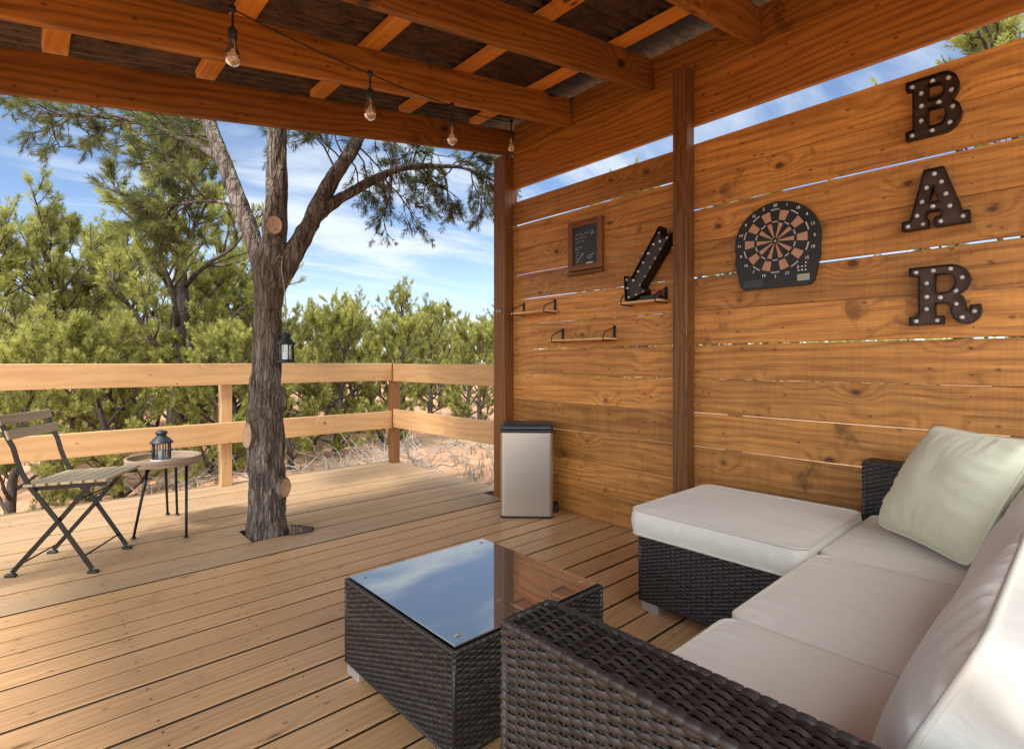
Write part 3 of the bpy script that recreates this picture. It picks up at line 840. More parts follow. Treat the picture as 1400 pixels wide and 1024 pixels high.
hw = MB(); hp = [(1.172, 3.500, 1.745), (1.186, 3.492, 1.772), (1.205, 3.482, 1.762), (1.199, 3.480, 1.73), (1.196, 3.472, 1.67), (1.202, 3.450, 1.59), (1.207, 3.436, 1.49), (1.208, 3.432, 1.38), (1.208, 3.432, 1.303)]
hw.tube(hp, .0035, 7)
tag(hw.build('wire_hook', M['twine']), 'thin bent wire hook on the trunk holding the lantern', 'hook')

# ------------------------------------------------------------------ marquee letters, arrow, dartboard, chalkboard, shelves
def arc(cx, cy, rx, ry, a0, a1, n=14):
    return [(cx + rx * math.cos(math.radians(a0 + (a1 - a0) * i / n)), cy + ry * math.sin(math.radians(a0 + (a1 - a0) * i / n))) for i in range(n + 1)]
def filled(polys, z0, z1, Mx, name, mat, parent):
    cu = bpy.data.curves.new('tmp', 'CURVE'); cu.dimensions = '2D'; cu.fill_mode = 'BOTH'; cu.extrude = (z1 - z0) / 2
    for poly in polys:
        sp = cu.splines.new('POLY'); sp.points.add(len(poly) - 1); sp.use_cyclic_u = True
        for i, (x, y) in enumerate(poly): sp.points[i].co = (x, y, 0, 1)
    ob = bpy.data.objects.new('tmp', cu); C.objects.link(ob)
    me = bpy.data.meshes.new_from_object(ob.evaluated_get(bpy.context.evaluated_depsgraph_get()))
    bpy.data.objects.remove(ob); bpy.data.curves.remove(cu)
    me.name = name
    me.transform(Mx @ Matrix.Translation((0, 0, (z0 + z1) / 2)))
    me.materials.clear(); me.materials.append(mat)
    o = bpy.data.objects.new(name, me); C.objects.link(o)
    if parent: o.parent = parent; o.location = -world_loc(parent)
    return o
def rim_mb(polys, z0, z1, Mx, th=.003):
    mb = MB()
    for poly in polys:
        n = len(poly); base = len(mb.v); offs = []
        for i in range(n):
            p0, p1, p2 = V(poly[i - 1]), V(poly[i]), V(poly[(i + 1) % n])
            d1 = (p1 - p0); d2 = (p2 - p1)
            d1 = d1.normalized() if d1.length > 1e-9 else d2.normalized(); d2 = d2.normalized() if d2.length > 1e-9 else d1
            nn = V((-d1.y - d2.y, d1.x + d2.x)); nn = nn.normalized() if nn.length > 1e-6 else V((-d1.y, d1.x))
            offs.append(nn * th / 2)
        for sg, z in ((-1, z0), (-1, z1), (1, z1), (1, z0)):
            for i in range(n):
                q = V(poly[i]) + offs[i] * sg; mb.v.append(Mx @ V((q.x, q.y, z)))
        for k in range(4):
            k2 = (k + 1) % 4
            for i in range(n):
                j = (i + 1) % n; mb.face((base + k * n + i, base + k * n + j, base + k2 * n + j, base + k2 * n + i))
    return mb
def wall_matrix(y, z, x):     # local (right, up, out-of-wall) -> world on the wall's inner face
    return Matrix(((0, 0, -1, x), (-1, 0, 0, y), (0, 1, 0, z), (0, 0, 0, 1)))
def marquee(name, label, polys, bulbs, y, z, w, h, depth=.042, x=WX - .004, mats=('rust', 'rustdark'), bmat='milk', br=.0098, group=None, cat='marquee letter', pl=.016):
    Mx = wall_matrix(y, z, x)
    t = thing(name, label, cat, Mx @ V((w / 2, 0, 0)), group)
    P = [[(px * w, py * h) for px, py in poly] for poly in polys]
    filled(P, .004, pl, Mx, 'face_plate', M[mats[0]], t)
    rim_mb(P, 0, depth, Mx, .0035).build('rim', M[mats[1]], t, recalc=True)
    for bx, by in bulbs:
        c = Mx @ V((bx * w, by * h, pl))
        bl = MB(); bl.lathe([(br * math.cos(a), .006 + br * 1.1 * math.sin(a)) for a in [PI / 2 * i / 5 for i in range(6)]][::-1] + [(br * .9, 0)], c, 12, R=Rx)
        bl.build('bulb', M[bmat], t)
    return t
Bp = [[(0, 1), (.56, 1)] + arc(.60, .745, .27, .255, 85, -52) + arc(.60, .27, .31, .27, 58, -90) + [(0, 0), (0, .13), (.12, .15), (.12, .85), (0, .87)],
      [(.37, .86), (.37, .60)] + arc(.53, .73, .10, .13, -90, 90, 10), [(.37, .46), (.37, .14)] + arc(.54, .30, .12, .16, -90, 90, 10)]
Bb = [(.09, .925), (.25, .77), (.25, .55), (.25, .29), (.09, .07), (.43, .075), (.44, .925), (.70, .90), (.75, .68), (.54, .53), (.77, .40), (.72, .14)]
Ap = [[(.34, 1), (.63, 1), (.90, .19), (.99, .19), (1, 0), (.50, 0), (.49, .15), (.60, .17), (.575, .285), (.385, .285), (.355, .15), (.40, .14), (.40, 0), (0, 0), (0, .14), (.13, .16)],
      [(.475, .72), (.555, .42), (.405, .42)]]
Ab = [(.485, .92), (.37, .70), (.59, .76), (.30, .47), (.655, .54), (.46, .36), (.71, .32), (.22, .24), (.08, .07), (.32, .075), (.575, .08), (.90, .11)]
Rp = [[(0, 1), (.52, 1)] + arc(.56, .735, .29, .265, 85, -62) + [(.745, .455), (.785, .37), (.79, .24), (.81, .20), (.845, .19), (.86, .29), (.99, .30), (1.0, .20), (.97, .09), (.90, .02), (.80, -.01), (.70, .02), (.63, .09), (.60, .19), (.585, .30), (.55, .36), (.37, .37), (.37, .14), (.49, .14), (.49, 0), (0, 0), (0, .13), (.135, .15), (.135, .85), (0, .87)],
      [(.37, .86), (.37, .535)] + arc(.52, .70, .13, .163, -90, 90, 12)]
Rb_ = [(.085, .925), (.34, .93), (.585, .935), (.745, .77), (.66, .55), (.44, .455), (.245, .72), (.245, .485), (.245, .27), (.09, .065), (.40, .065), (.665, .33), (.74, .10), (.91, .19)]
marquee('marquee_letter', 'rusty tin marquee letter B with white bulbs, highest on the wall', Bp, Bb, .568, 2.083, .208, .252, group='BAR marquee letters')
marquee('marquee_letter', 'rusty tin marquee letter A with white bulbs between the B and R', Ap, Ab, .583, 1.683, .232, .250, group='BAR marquee letters')
marquee('marquee_letter', 'rusty tin marquee letter R with a curled leg below the A', Rp, Rb_, .556, 1.262, .240, .250, group='BAR marquee letters')
# arrow (leans on a shelf)
def arrow():
    T = V((-2.030, 1.490)); Cn = V((-1.742, 1.893))         # local x = -Y
    a = (T - Cn).normalized(); b = V((-a.y, a.x)); L = (T - Cn).length
    def q(al, pe): p = Cn + a * al + b * pe; return (p.x, p.y)
    poly = [q(0, -.050), q(.055, 0), q(0, .050), q(L - .130, .046), q(L - .128, .100), q(L, 0), q(L - .128, -.100), q(L - .130, -.046)]
    bulbs = [q(.035, -.034), q(.035, .034)] + [q(.11 + .063 * k, s * .032) for k in range(5) for s in (-1, 1)] + [q(.075, 0), q(L - .112, .078), q(L - .112, -.078), q(L - .07, .042), q(L - .07, -.042), q(L - .028, 0)]
    marquee('arrow_sign', 'dark tin arrow sign with small bulbs pointing down left, on a shelf', [poly], bulbs, 0, 0, 1, 1, .088, WX - .012, ('arrow', 'rustdark'), 'warmbulb', .0078, cat='arrow sign', pl=.064)
    # keep the Empty at the arrow's tip
arrow()
def chalkboard():
    y0, y1, z0, z1 = 2.578, 2.272, 1.748, 2.100; yc, zc_ = (y0 + y1) / 2, (z0 + z1) / 2
    Mx = wall_matrix(y0, z0, WX - .003); w, h = y0 - y1, z1 - z0
    t = thing('chalkboard', 'small framed chalkboard with faint chalk scribbles on the plank wall', 'chalkboard', Mx @ V((w / 2, 0, 0)))
    def bx(name, x0, x1, y0_, y1_, d0, d1, mat, b=.003):
        c = Mx @ V(((x0 + x1) / 2, (y0_ + y1_) / 2, (d0 + d1) / 2))
        return MB().box(c, (d1 - d0, x1 - x0, y1_ - y0_), b=b).build(name, M[mat], t)
    f = .042
    bx('frame_stile', 0, f, 0, h, 0, .028, 'frame'); bx('frame_stile', w - f, w, 0, h, 0, .028, 'frame')
    bx('frame_rail', f, w - f, 0, f, 0, .026, 'frame'); bx('frame_rail', f, w - f, h - f, h, 0, .026, 'frame')
    bx('slate', f - .002, w - f + .002, f - .002, h - f + .002, .004, .014, 'slate', .001)
    bx('chalk_ledge', -.006, w + .004, -.030, -.012, 0, .040, 'frame')
    ch = MB(); r = random.Random(5)
    def stroke(pts, rad=.0011): ch.tube([Mx @ V((x, y, .0146)) for x, y in pts], rad, 5)
    for row, (yy, x0, x1) in enumerate(((.255, .07, .17), (.232, .06, .16), (.205, .06, .13), (.165, .06, .12))):
        x = x0
        while x < x1:                              # rows of illegible handwriting
            n = r.randint(3, 6); pts = []
            for k in range(n): pts.append((x + k * .0045, yy + r.uniform(-.006, .006) + .06 * (x - .1)))
            stroke(pts, .0009); x += n * .0045 + .006
    for k in range(5): a = r.uniform(.058, .075); stroke([(a, .06 + .022 * k), (a + .012, .068 + .022 * k), (a + .02, .062 + .022 * k)])
    stroke([(.075, .06), (.10, .085), (.125, .115)], .0016); stroke([(.12, .115), (.128, .122), (.135, .112), (.125, .108)], .0014)
    stroke([(.17, .085), (.195, .100), (.21, .098), (.235, .112)], .0014); stroke([(.18, .075), (.215, .085)], .0014)
    stroke([(.20, .262), (.205, .248), (.222, .252), (.219, .268), (.204, .266)], .0012); stroke([(.205, .24), (.235, .252)], .0012)
    ch.build('chalk_writing', M['chalk'], t)
    bx('chalk_stick', .165, .225, f, f + .008, .014, .022, 'chalk')
chalkboard()
def shelf(name, label, y0, y1, z, yb, dep=.125, short=0.0):
    t = thing(name, label, 'shelf', (WX, (y0 + y1) / 2, z), 'small bracket shelves')
    MB().box((WX - dep / 2 - .002, (y0 + y1) / 2, z + .006), (dep - .006, y0 - y1 - .02, .014), b=.003).build('shelf_board', M['shelf'], t)
    for yb_ in yb:
        mb = MB(); x0, x1 = WX - .006, WX - dep
        mb.box((WX - .0035, yb_, z + .045), (.006, .022, .105), b=.002)
        pr = [(x0, z - .004), (x1, z - .004), (x1 - .001, z + .012), (x1 + .006, z + .038), (x1 + .02, z + .050), (x0 - .008, z + .083), (x0, z + .088)]
        mb.tube([V((x, yb_, zz)) for x, zz in pr], .0038, 8)
        mb.lathe([(0, .003), (.005, .003), (.006, 0)], (WX - .007, yb_, z + .085), 8, R=Rx)
        mb.build('bracket', M['black'], t)
    return t
shelf('wall_shelf', 'small wood shelf with black wire brackets beside the corner post', 3.10, 2.695, 1.470, (3.068, 2.728))
shelf('wall_shelf', 'lowest small wood shelf with black wire brackets on the wall', 2.685, 2.150, 1.248, (2.650, 2.184))
shelf('wall_shelf', 'small bracket shelf holding the dark arrow sign beside the post', 2.075, 1.755, 1.468, (2.042, 1.792))
db = thing('dart_case', 'small dark box of darts and red cards on the arrow shelf', 'box', (WX - .06, 1.86, 1.4825))
MB().box((WX - .055, 1.860, 1.4975), (.075, .125, .028), b=.004).build('case', M['dartblack'], db)
MB().box((WX - .045, 1.835, 1.5265), (.045, .050, .028), b=.003).build('card_pack', M['red'], db)

def text_mesh(s, size, Mx, mat, parent, depth=.0008):
    cu = bpy.data.curves.new('tmp', 'FONT'); cu.body = s; cu.size = size; cu.align_x = 'CENTER'; cu.align_y = 'CENTER'; cu.extrude = depth; cu.resolution_u = 3
    ob = bpy.data.objects.new('tmp', cu); C.objects.link(ob)
    me = bpy.data.meshes.new_from_object(ob.evaluated_get(bpy.context.evaluated_depsgraph_get()))
    bpy.data.objects.remove(ob); bpy.data.curves.remove(cu)
    me.transform(Mx); me.materials.clear(); me.materials.append(mat); me.name = 'numeral'
    o = bpy.data.objects.new('numeral', me); C.objects.link(o); o.parent = parent; o.location = -world_loc(parent)
    return o
def dartboard():
    yc, zc_ = 1.132, 1.733; Mx = wall_matrix(yc, zc_, WX - .003); R0 = .215
    t = thing('dartboard', 'black and tan electronic dartboard with white numbers on the wall', 'dartboard', (WX, yc, 1.50))
    out = arc(0, 0, R0, R0 * .955, -12, 192, 40) + [(-R0 * .985, -.10), (-.185, -.225), (-.165, -.243), (.165, -.243), (.185, -.225), (R0 * .985, -.10)]
    filled([out], 0, .026, Mx, 'housing', M['dartblack'], t)
    def seg(mb, r0, r1, a0, a1, d):
        n = 5; pl = [(r1 * math.cos(a0 + (a1 - a0) * i / n), r1 * math.sin(a0 + (a1 - a0) * i / n)) for i in range(n + 1)]
        pl += [(r0 * math.cos(a1 + (a0 - a1) * i / n), r0 * math.sin(a1 + (a0 - a1) * i / n)) for i in range(n + 1)]
        mb.prism(pl, .026, d, Mx)
    tan, blk = MB(), MB()
    order = [20, 1, 18, 4, 13, 6, 10, 15, 2, 17, 3, 19, 7, 16, 8, 11, 14, 9, 12, 5]
    for k, num in enumerate(order):
        a = PI / 2 - k * PI / 10; h_ = PI / 20; e = .012
        dark = k % 2 == 0
        m1 = blk if dark else tan
        seg(m1, .016, .094, a - h_ + .035, a + h_ - .035, .030); seg(m1, .108, .158, a - h_ + e, a + h_ - e, .030)
        for ra, rb in ((.0975, .1035), (.1615, .1675)):
            if dark:
                gry = MB(); seg(gry, ra, rb, a - h_ + .03, a + h_ - .03, .030); gry.build('scoring_segment', M['dartgrey'], t)
            else: seg(blk, ra, rb, a - h_ + .03, a + h_ - .03, .030)
        c = Mx @ Matrix.Translation((.190 * math.cos(a), .186 * math.sin(a), .0268))
        text_mesh(str(num), .021, c, M['white'], t)
    tan.build('tan_segments', M['darttan'], t); blk.build('black_segments', M['dartblack'], t)
    bl = MB(); bl.lathe([(0, .031), (.005, .031), (.006, .026)], Mx @ V((0, 0, 0)), 14, R=Rx); 
    bl.build('bullseye', M['dartgrey'], t)
    MB().box(Mx @ V((.137, -.205, .0275)), (.003, .058, .034), b=.001).build('display', M['lcd'], t)
    MB().box(Mx @ V((-.115, -.213, .0270)), (.002, .10, .038), b=.001).build('speaker_panel', M['bin'], t)
    for x, y in ((.115, -.168), (.131, -.168), (.147, -.168), (.147, -.150), (.131, -.150), (.149, -.132)):
        MB().lathe([(0, .003), (.0035, .003), (.004, 0)], Mx @ V((x, y, .0262)), 8, R=Rx).build('button', M['white'], t)
dartboard()

# ------------------------------------------------------------------ string lights
def string_lights():
    pts = [V((.40, 2.24, 2.50)), V((.600, 2.284, 2.484)), V((1.235, 2.375, 2.498)), V((1.795, 2.474, 2.561)), V((2.713, 2.98, 2.914)), V((2.83, 3.12, 2.955))]
    t = thing('string_lights', 'black cord of clear bulbs strung under the pergola rafters', 'string lights', (1.30, 2.5, 2.572))
    cord = []
    for i in range(len(pts) - 1):
        for k in range(10):
            f = k / 10; p = pts[i].lerp(pts[i + 1], f); p.z -= (.016 if 0 < i < 4 else .010) * 4 * f * (1 - f) * (pts[i + 1] - pts[i]).length; cord.append(p)
    cord.append(pts[-1])
    MB().tube(cord, .0032, 7).build('cord', M['cord'], t)
    for p in pts[1:5]:
        sk = MB(); sk.lathe([(0, .012), (.011, .012), (.013, .004), (.010, -.012), (.005, -.016), (.0042, -.020), (.0042, -.068), (.009, -.072), (.0155, -.080), (.0165, -.084), (.0165, -.122), (.014, -.124), (0, -.124)], p, 16)
        s_ = sk.build('bulb_holder', M['cord'], t)
        MB().lathe([(.011, -.122), (.0125, -.130), (.020, -.155), (.0295, -.182), (.030, -.196), (.025, -.212), (.014, -.222), (0, -.225)], p, 20).build('glass_bulb', M['bulbglass'], s_)
        fl = MB()
        for k in range(6):
            a = k * PI / 3; fl.tube([p + V((math.cos(a) * .004, math.sin(a) * .004, -.138)), p + V((math.cos(a) * .012, math.sin(a) * .012, -.188)), p + V((math.cos(a + .5) * .009, math.sin(a + .5) * .009, -.192))], .0011, 5)
        fl.tube([p + V((0, 0, -.124)), p + V((0, 0, -.150))], .004, 8)
        fl.build('filament', M['warmbulb'], s_)
string_lights()

# ------------------------------------------------------------------ vegetation
def needles(mb, p, d, R, L=.09, nl=.055, n=14, w=.004, ang=.75, t=None):
    """bottle-brush of needles along the last L metres of a twig"""
    d = d.normalized(); up = V((0, 0, 1)) if abs(d.z) < .9 else V((1, 0, 0)); a = d.cross(up).normalized(); b = d.cross(a)
    t = R.random() if t is None else t
    for k in range(n):
        f = R.random() ** .8; th = R.random() * 2 * PI; an = ang * R.uniform(.55, 1.25) * (1.1 - .5 * f)
        rd = a * math.cos(th) + b * math.sin(th); nd = d * math.cos(an) + rd * math.sin(an); nd.z += .10; 
        o = p - d * L * (1 - f); e = o + nd * nl * R.uniform(.75, 1.2); sd = nd.cross(rd + V((.1, .2, .3))).normalized() * w / 2
        i = len(mb.v); m = o.lerp(e, .55); mb.v += [o - sd * .6, m - sd, e, m + sd]
        mb.face((i, i + 1, i + 2, i + 3), None, min(1, max(0, t + R.uniform(-.18, .18))))
def limb(mb, pts, r0, r1, n=6, sub=1, **k):
    m = len(pts); mb.tube(pts, [r0 + (r1 - r0) * i / (m - 1) for i in range(m)], n, t=.5, **k)
def wander(R, p, d, L, n, bend=.25, up=.1):
    pts = [V(p)]; d = d.normalized()
    for i in range(n):
        d = (d + V((R.uniform(-1, 1), R.uniform(-1, 1), R.uniform(-1, 1))) * bend + V((0, 0, up))).normalized()
        pts.append(pts[-1] + d * L / n)
    return pts
def along(pts, f):
    x = f * (len(pts) - 1); i = min(int(x), len(pts) - 2); return pts[i].lerp(pts[i + 1], x - i), (pts[i + 1] - pts[i]).normalized()
def side(R, d, ang):
    q = V((R.gauss(0, 1), R.gauss(0, 1), R.gauss(0, 1))); q = (q - d * q.dot(d)).normalized()
    return (d * math.cos(ang) + q * math.sin(ang)).normalized()
def spray(bk, nd, R, pts, L, nsec, ntw, tuft, r, dens=1.0, up=.12, droop=0.0, t0=.5):
    """side shoots with tufts along a branch"""
    for s_ in range(nsec):
        f = .22 + .78 * (s_ + R.random()) / nsec; p, d = along(pts, f)
        sl = L * R.uniform(.30, .55) * (1.15 - .55 * f)
        q = wander(R, p, side(R, d, R.uniform(.5, 1.0)), sl, 4, .22, up - droop)
        limb(bk, q, r * .45, r * .16, 4)
        tt = min(1, max(0, t0 + R.uniform(-.3, .3)))
        for k in range(ntw):
            f2 = .25 + .75 * (k + R.random()) / ntw; p2, d2 = along(q, min(1, f2))
            tl = R.uniform(.35, .9) * tuft['L'] * 1.9
            w = wander(R, p2, side(R, d2, R.uniform(.3, .9)) if k < ntw - 1 else d2, tl, 2, .2, up * 1.3 - droop)
            limb(bk, w, r * .18, r * .10, 3)
            if R.random() < dens: needles(nd, w[-1], w[-1] - w[-2], R, t=min(1, max(0, tt + R.uniform(-.2, .2))), **tuft)
            if R.random() < dens * .6: needles(nd, w[1], w[1] - w[0], R, t=min(1, max(0, tt + R.uniform(-.25, .15))), **tuft)
def pine(seed, H, Rad, nprim=20, tuft=None, dens=1.0, low=.12, nsec=8, ntw=6, lean=.1):
    R = random.Random(seed); bk, nd = MB(), MB()
    tuft = tuft or dict(L=.10, nl=.078, n=34, w=.0095, ang=1.2)
    tr = wander(R, V((0, 0, -.5)), V((R.uniform(-lean, lean), R.uniform(-lean, lean), 1)), H * .92 + .5, 9, .12, .12)
    r0 = .022 * H + .02; limb(bk, tr, r0 * 1.15, r0 * .18, 9)
    for k in range(nprim):
        f = low + (1 - low) * (k + R.random() * .6) / nprim; p, d = along(tr, min(1, f * .93 + .07)); az = k * 2.4 + R.uniform(-.4, .4)
        prof = (.50 + .9 * math.sin(PI * min(1, max(0, f * .78 + .18)))) * .72 if f < .9 else .35
        L = Rad * prof * R.uniform(.75, 1.2); el = math.radians(20 + 46 * f + R.uniform(-14, 14))
        q = wander(R, p, V((math.cos(az) * math.cos(el), math.sin(az) * math.cos(el), math.sin(el))), L, 5, .16, .09)
        r = r0 * (.42 - .25 * f); limb(bk, q, r, r * .25, 5)
        spray(bk, nd, R, q, L, nsec, ntw, tuft, r, dens)
    return bk, nd
def place_tree(src, name, label, x, y, rot, s, group=None):
    bkm, ndm = src
    t = bpy.data.objects.new(name, None); C.objects.link(t); t.location = (x, y, gz(x, y)); t.rotation_euler = (0, 0, rot); t.scale = (s, s, s)
    tag(t, label, 'tree', group)
    for nm, me in (('trunk', bkm), ('crown', ndm)):
        o = bpy.data.objects.new(nm, me); C.objects.link(o); o.parent = t
    return t
def variant(*a, mat='needle', **k):
    bk, nd = pine(*a, **k)
    b = bk.build('trunk', M['barkfar']); n = nd.build('crown', M[mat]); r = (b.data, n.data)
    bpy.data.objects.remove(b); bpy.data.objects.remove(n); return r
V1 = variant(11, 4.6, 1.9, nprim=22, low=.10, dens=.82)
V6 = variant(17, 4.7, 1.3, nprim=24, low=.10, dens=.85)
V2 = variant(23, 3.4, 1.7, nprim=19, low=.08, dens=.88)
V3 = variant(37, 3.9, 1.8, nprim=18, low=.22, dens=.62)
V4 = variant(53, 2.6, 1.5, nprim=17, low=.05)
V5 = variant(71, 5.2, 1.6, nprim=24, low=.30)
YAW = math.radians(42.39)
def at(px, dist):                       # a direction given as photo column, a distance ahead in metres -> ground point
    s = (px - 700) / 728.3
    return (dist * (s * math.cos(YAW) + math.sin(YAW)), dist * (-s * math.sin(YAW) + math.cos(YAW)))
PINES = [  # variant, column, distance, height scale, rotation, label
    (V1, -105, 7.6, 1.0, .3, 'tall pinyon pine at the far left rising past the folding chair'),
    (V3, 70, 8.6, 1.10, 1.9, 'sparse dark limbed pinyon pine behind the folding chair backrest'),
    (V6, 245, 8.2, 1.18, 4.1, 'big dense pinyon pine just left of the deck tree behind the railing'),
    (V2, 135, 11.0, 1.20, 2.2, 'middling pinyon pine between the sparse one and the big dense one'),
    (V4, 20, 6.3, .86, .9, 'low bushy pinyon pine below the deck edge behind the folding chair'),
    (V4, 160, 6.8, .80, 3.4, 'low bushy pinyon pine behind the small side table'),
    (V2, 300, 10.0, .98, 5.2, 'yellow green pinyon pine showing behind the left side of the trunk'),
    (V2, 425, 9.6, .66, .5, 'rounded pinyon pine just right of the hanging lantern'),
    (V4, 490, 11.5, .86, 2.7, 'short pinyon pine beyond the back railing left of the railing corner'),
    (V3, 550, 12.5, .78, 4.4, 'open crowned pinyon pine standing above the railing corner post'),
    (V2, 640, 12.0, .66, 1.2, 'pinyon pine beside the big corner post of the pergola'),
    (V4, 600, 17.5, 1.1, 3.3, 'farther pinyon pine in the gap above the side railing'),
    (V1, 350, 14.5, .95, 2.0, 'farther tall pinyon pine mostly hidden behind the deck tree trunk'),
    (V1, 20, 14.0, 1.0, 5.5, 'farther tall pinyon pine behind the sparse one on the left'),
    (V2, 460, 17.0, .95, 1.1, 'farther pinyon pine above the middle of the back railing'),
    (V5, 690, 15.0, .68, 2.9, 'slim pinyon pine partly hidden by the pergola corner post'),
    (V4, 400, 7.6, .62, 2.4, 'small young pinyon pine low behind the railing right of the trunk'),
    (V4, 240, 12.5, 1.20, .2, 'rounded pinyon pine behind the big dense one'),
    (V5, 845, 8.5, .84, 1.0, 'thin pinyon pine whose bare twigs show over the wall left of the post'),
    (V5, 995, 8.0, .88, 2.2, 'pinyon pine whose tips show over the wall right of the middle post'),
    (V1, 1395, 6.8, 1.27, 4.0, 'pinyon pine showing over the wall top near the letter B'),
    (V4, 330, 8.6, 1.0, 1.4, 'bushy low pinyon pine right behind the deck tree trunk'),
    (V2, 90, 9.6, 1.02, .4, 'pinyon pine filling the gap between the folding chair and the side table'),
    (V4, 520, 9.4, .78, 5.6, 'rounded low pinyon pine seen left of the railing corner post'),
    (V4, 455, 8.8, .80, 4.6, 'little pinyon pine close behind the back railing'),
    (V2, 385, 11.8, .74, 3.9, 'pinyon pine whose top shows between the trunk and the hanging lantern'),
    (V2, 585, 14.5, .78, 5.0, 'pinyon pine showing over the left end of the side railing'),
    (V4, 660, 10.8, .78, .8, 'bushy pinyon pine touching the corner post outline'),
    (V6, 180, 12.0, 1.0, 1.8, 'slender pinyon pine standing back between the two biggest trees'),
    (V4, 285, 7.2, .70, 5.9, 'small pinyon pine below the railing post left of the trunk'),
]
for src, px, ds, s, rot, lab in PINES:
    x, y = at(px, ds); place_tree(src, 'pinyon_pine', lab, x, y, rot, s, 'pinyon pines round the deck')

# the tree growing through the deck
def deck_tree():
    R = random.Random(99); t = thing('deck_tree', 'forked pine tree growing up through a hole in the deck', 'tree', (TREE.x, TREE.y, gz(TREE.x, TREE.y)))
    bk, nd, tw = MB(), MB(), MB()
    def disp(p, th, r):
        q = V((p.x * 19, p.y * 19, p.z * 3.0)); w = noise.noise(V((p.x * 5, p.y * 5, p.z * 2.2)))
        rg = 1 - abs(noise.noise(q + V((w * 1.4, w, w * .8))))
        f2 = 1 - abs(noise.noise(V((p.x * 46, p.y * 46, p.z * 9))))
        k = min(1, r / .10)
        return k * (.034 * (rg - .78) + .014 * (f2 - .7) + .018 * w)
    def big(ctrl, step=.016, n=64):
        pts, rad = [], []
        P = [V(c[:3]) for c in ctrl]; Rr = [c[3] * .76 for c in ctrl]
        for i in range(len(P) - 1):
            p0 = P[max(i - 1, 0)]; p3 = P[min(i + 2, len(P) - 1)]; k = max(2, int((P[i + 1] - P[i]).length / step))
            for j in range(k):
                f = j / k; f2, f3 = f * f, f * f * f
                pts.append(.5 * ((2 * P[i]) + (P[i + 1] - p0) * f + (2 * p0 - 5 * P[i] + 4 * P[i + 1] - p3) * f2 + (3 * P[i] - p0 - 3 * P[i + 1] + p3) * f3))
                rad.append(Rr[i] + (Rr[i + 1] - Rr[i]) * (f2 * (3 - 2 * f)))
        pts.append(P[-1]); rad.append(Rr[-1])
        bk.tube(pts, rad, n, t=.5, disp=disp); return pts
    big([(1.16, 3.60, -.55, .17), (1.15, 3.60, 0, .158), (1.145, 3.60, .12, .146), (1.145, 3.60, .30, .142), (1.142, 3.60, .52, .140), (1.140, 3.60, .72, .142), (1.142, 3.60, .90, .122), (1.148, 3.60, 1.10, .108), (1.155, 3.60, 1.35, .104), (1.16, 3.60, 1.55, .106), (1.168, 3.595, 1.72, .112), (1.19, 3.60, 1.92, .098), (1.215, 3.62, 2.2, .084), (1.225, 3.64, 2.6, .078), (1.25, 3.68, 3.2, .065), (1.30, 3.75, 3.9, .05), (1.33, 3.78, 4.7, .03), (1.30, 3.8, 5.3, .012)])
    limbs = {}
    limbs['L'] = big([(1.15, 3.62, 1.52, .060), (1.115, 3.66, 1.78, .072), (1.085, 3.74, 1.96, .068), (1.00, 3.93, 2.38, .062), (.94, 4.09, 2.70, .058), (.80, 4.25, 3.3, .045), (.62, 4.35, 3.9, .03), (.5, 4.4, 4.5, .012)], n=40)
    limbs['R'] = big([(1.17, 3.58, 1.50, .060), (1.25, 3.545, 1.72, .080), (1.39, 3.50, 2.02, .074), (1.54, 3.52, 2.33, .062), (1.76, 3.60, 2.68, .056), (1.95, 3.75, 3.1, .045), (2.2, 3.9, 3.8, .028), (2.3, 4.0, 4.4, .012)], n=40)
    limbs['B'] = big([(1.44, 3.50, 2.07, .048), (1.52, 3.48, 2.16, .050), (1.67, 3.50, 2.275, .044), (1.88, 3.52, 2.43, .039), (2.12, 3.56, 2.575, .033), (2.42, 3.62, 2.68, .027), (2.80, 3.70, 2.78, .018), (3.2, 3.8, 2.80, .008)], n=28)
    limbs['LL'] = big([(.995, 3.94, 2.42, .030), (.93, 4.06, 2.52, .036), (.80, 4.25, 2.64, .034), (.61, 4.65, 2.83, .028), (.36, 5.05, 2.93, .017), (.05, 5.4, 2.95, .008)], n=24)
    limbs['ML'] = big([(1.225, 3.64, 2.55, .03), (1.35, 3.75, 2.85, .03), (1.5, 3.95, 3.3, .02), (1.6, 4.1, 3.7, .01)], n=18)
    limbs['LB'] = big([(1.065, 3.78, 2.06, .016), (.98, 3.86, 2.14, .016), (.86, 3.98, 2.16, .013), (.70, 4.1, 2.12, .008), (.55, 4.25, 2.10, .005)], n=12)
    bark = bk.build('trunk', M['bark'], t)
    tuft = dict(L=.060, nl=.050, n=30, w=.0042, ang=1.0)
    for key, L, ns, f0, up, dr in (('B', .85, 26, .28, .05, .14), ('LL', .95, 26, .18, .06, .06), ('L', 1.2, 28, .34, .10, .05), ('R', 1.1, 34, .30, .06, .10), ('ML', .9, 24, .1, .04, .08), ('LB', .60, 14, .35, .02, .05)):
        pts = limbs[key]; pts = pts[int(len(pts) * f0):]
        for s_ in range(ns):
            f = (s_ + R.random()) / ns; p, d = along(pts, f)
            if key in 'BR' and p.y < 3.6: sd = side(R, d, R.uniform(.6, 1.2)); sd.y = abs(sd.y) if p.z > 2.3 else sd.y
            else: sd = side(R, d, R.uniform(.5, 1.2))
            if key == 'B': sd.z -= .25
            q = wander(R, p, sd, L * R.uniform(.35, .6), 6, .30, up - dr)
            q = [V((a.x, max(a.y, 3.36) if a.z > 2.2 and a.x < 3.0 else a.y, a.z)) for a in q]
            limb(tw, q, .0075, .003, 5)
            spray(tw, nd, R, q, L * .55, 5, 4, tuft, .0085, .85, up, dr * 1.2, t0=.4)
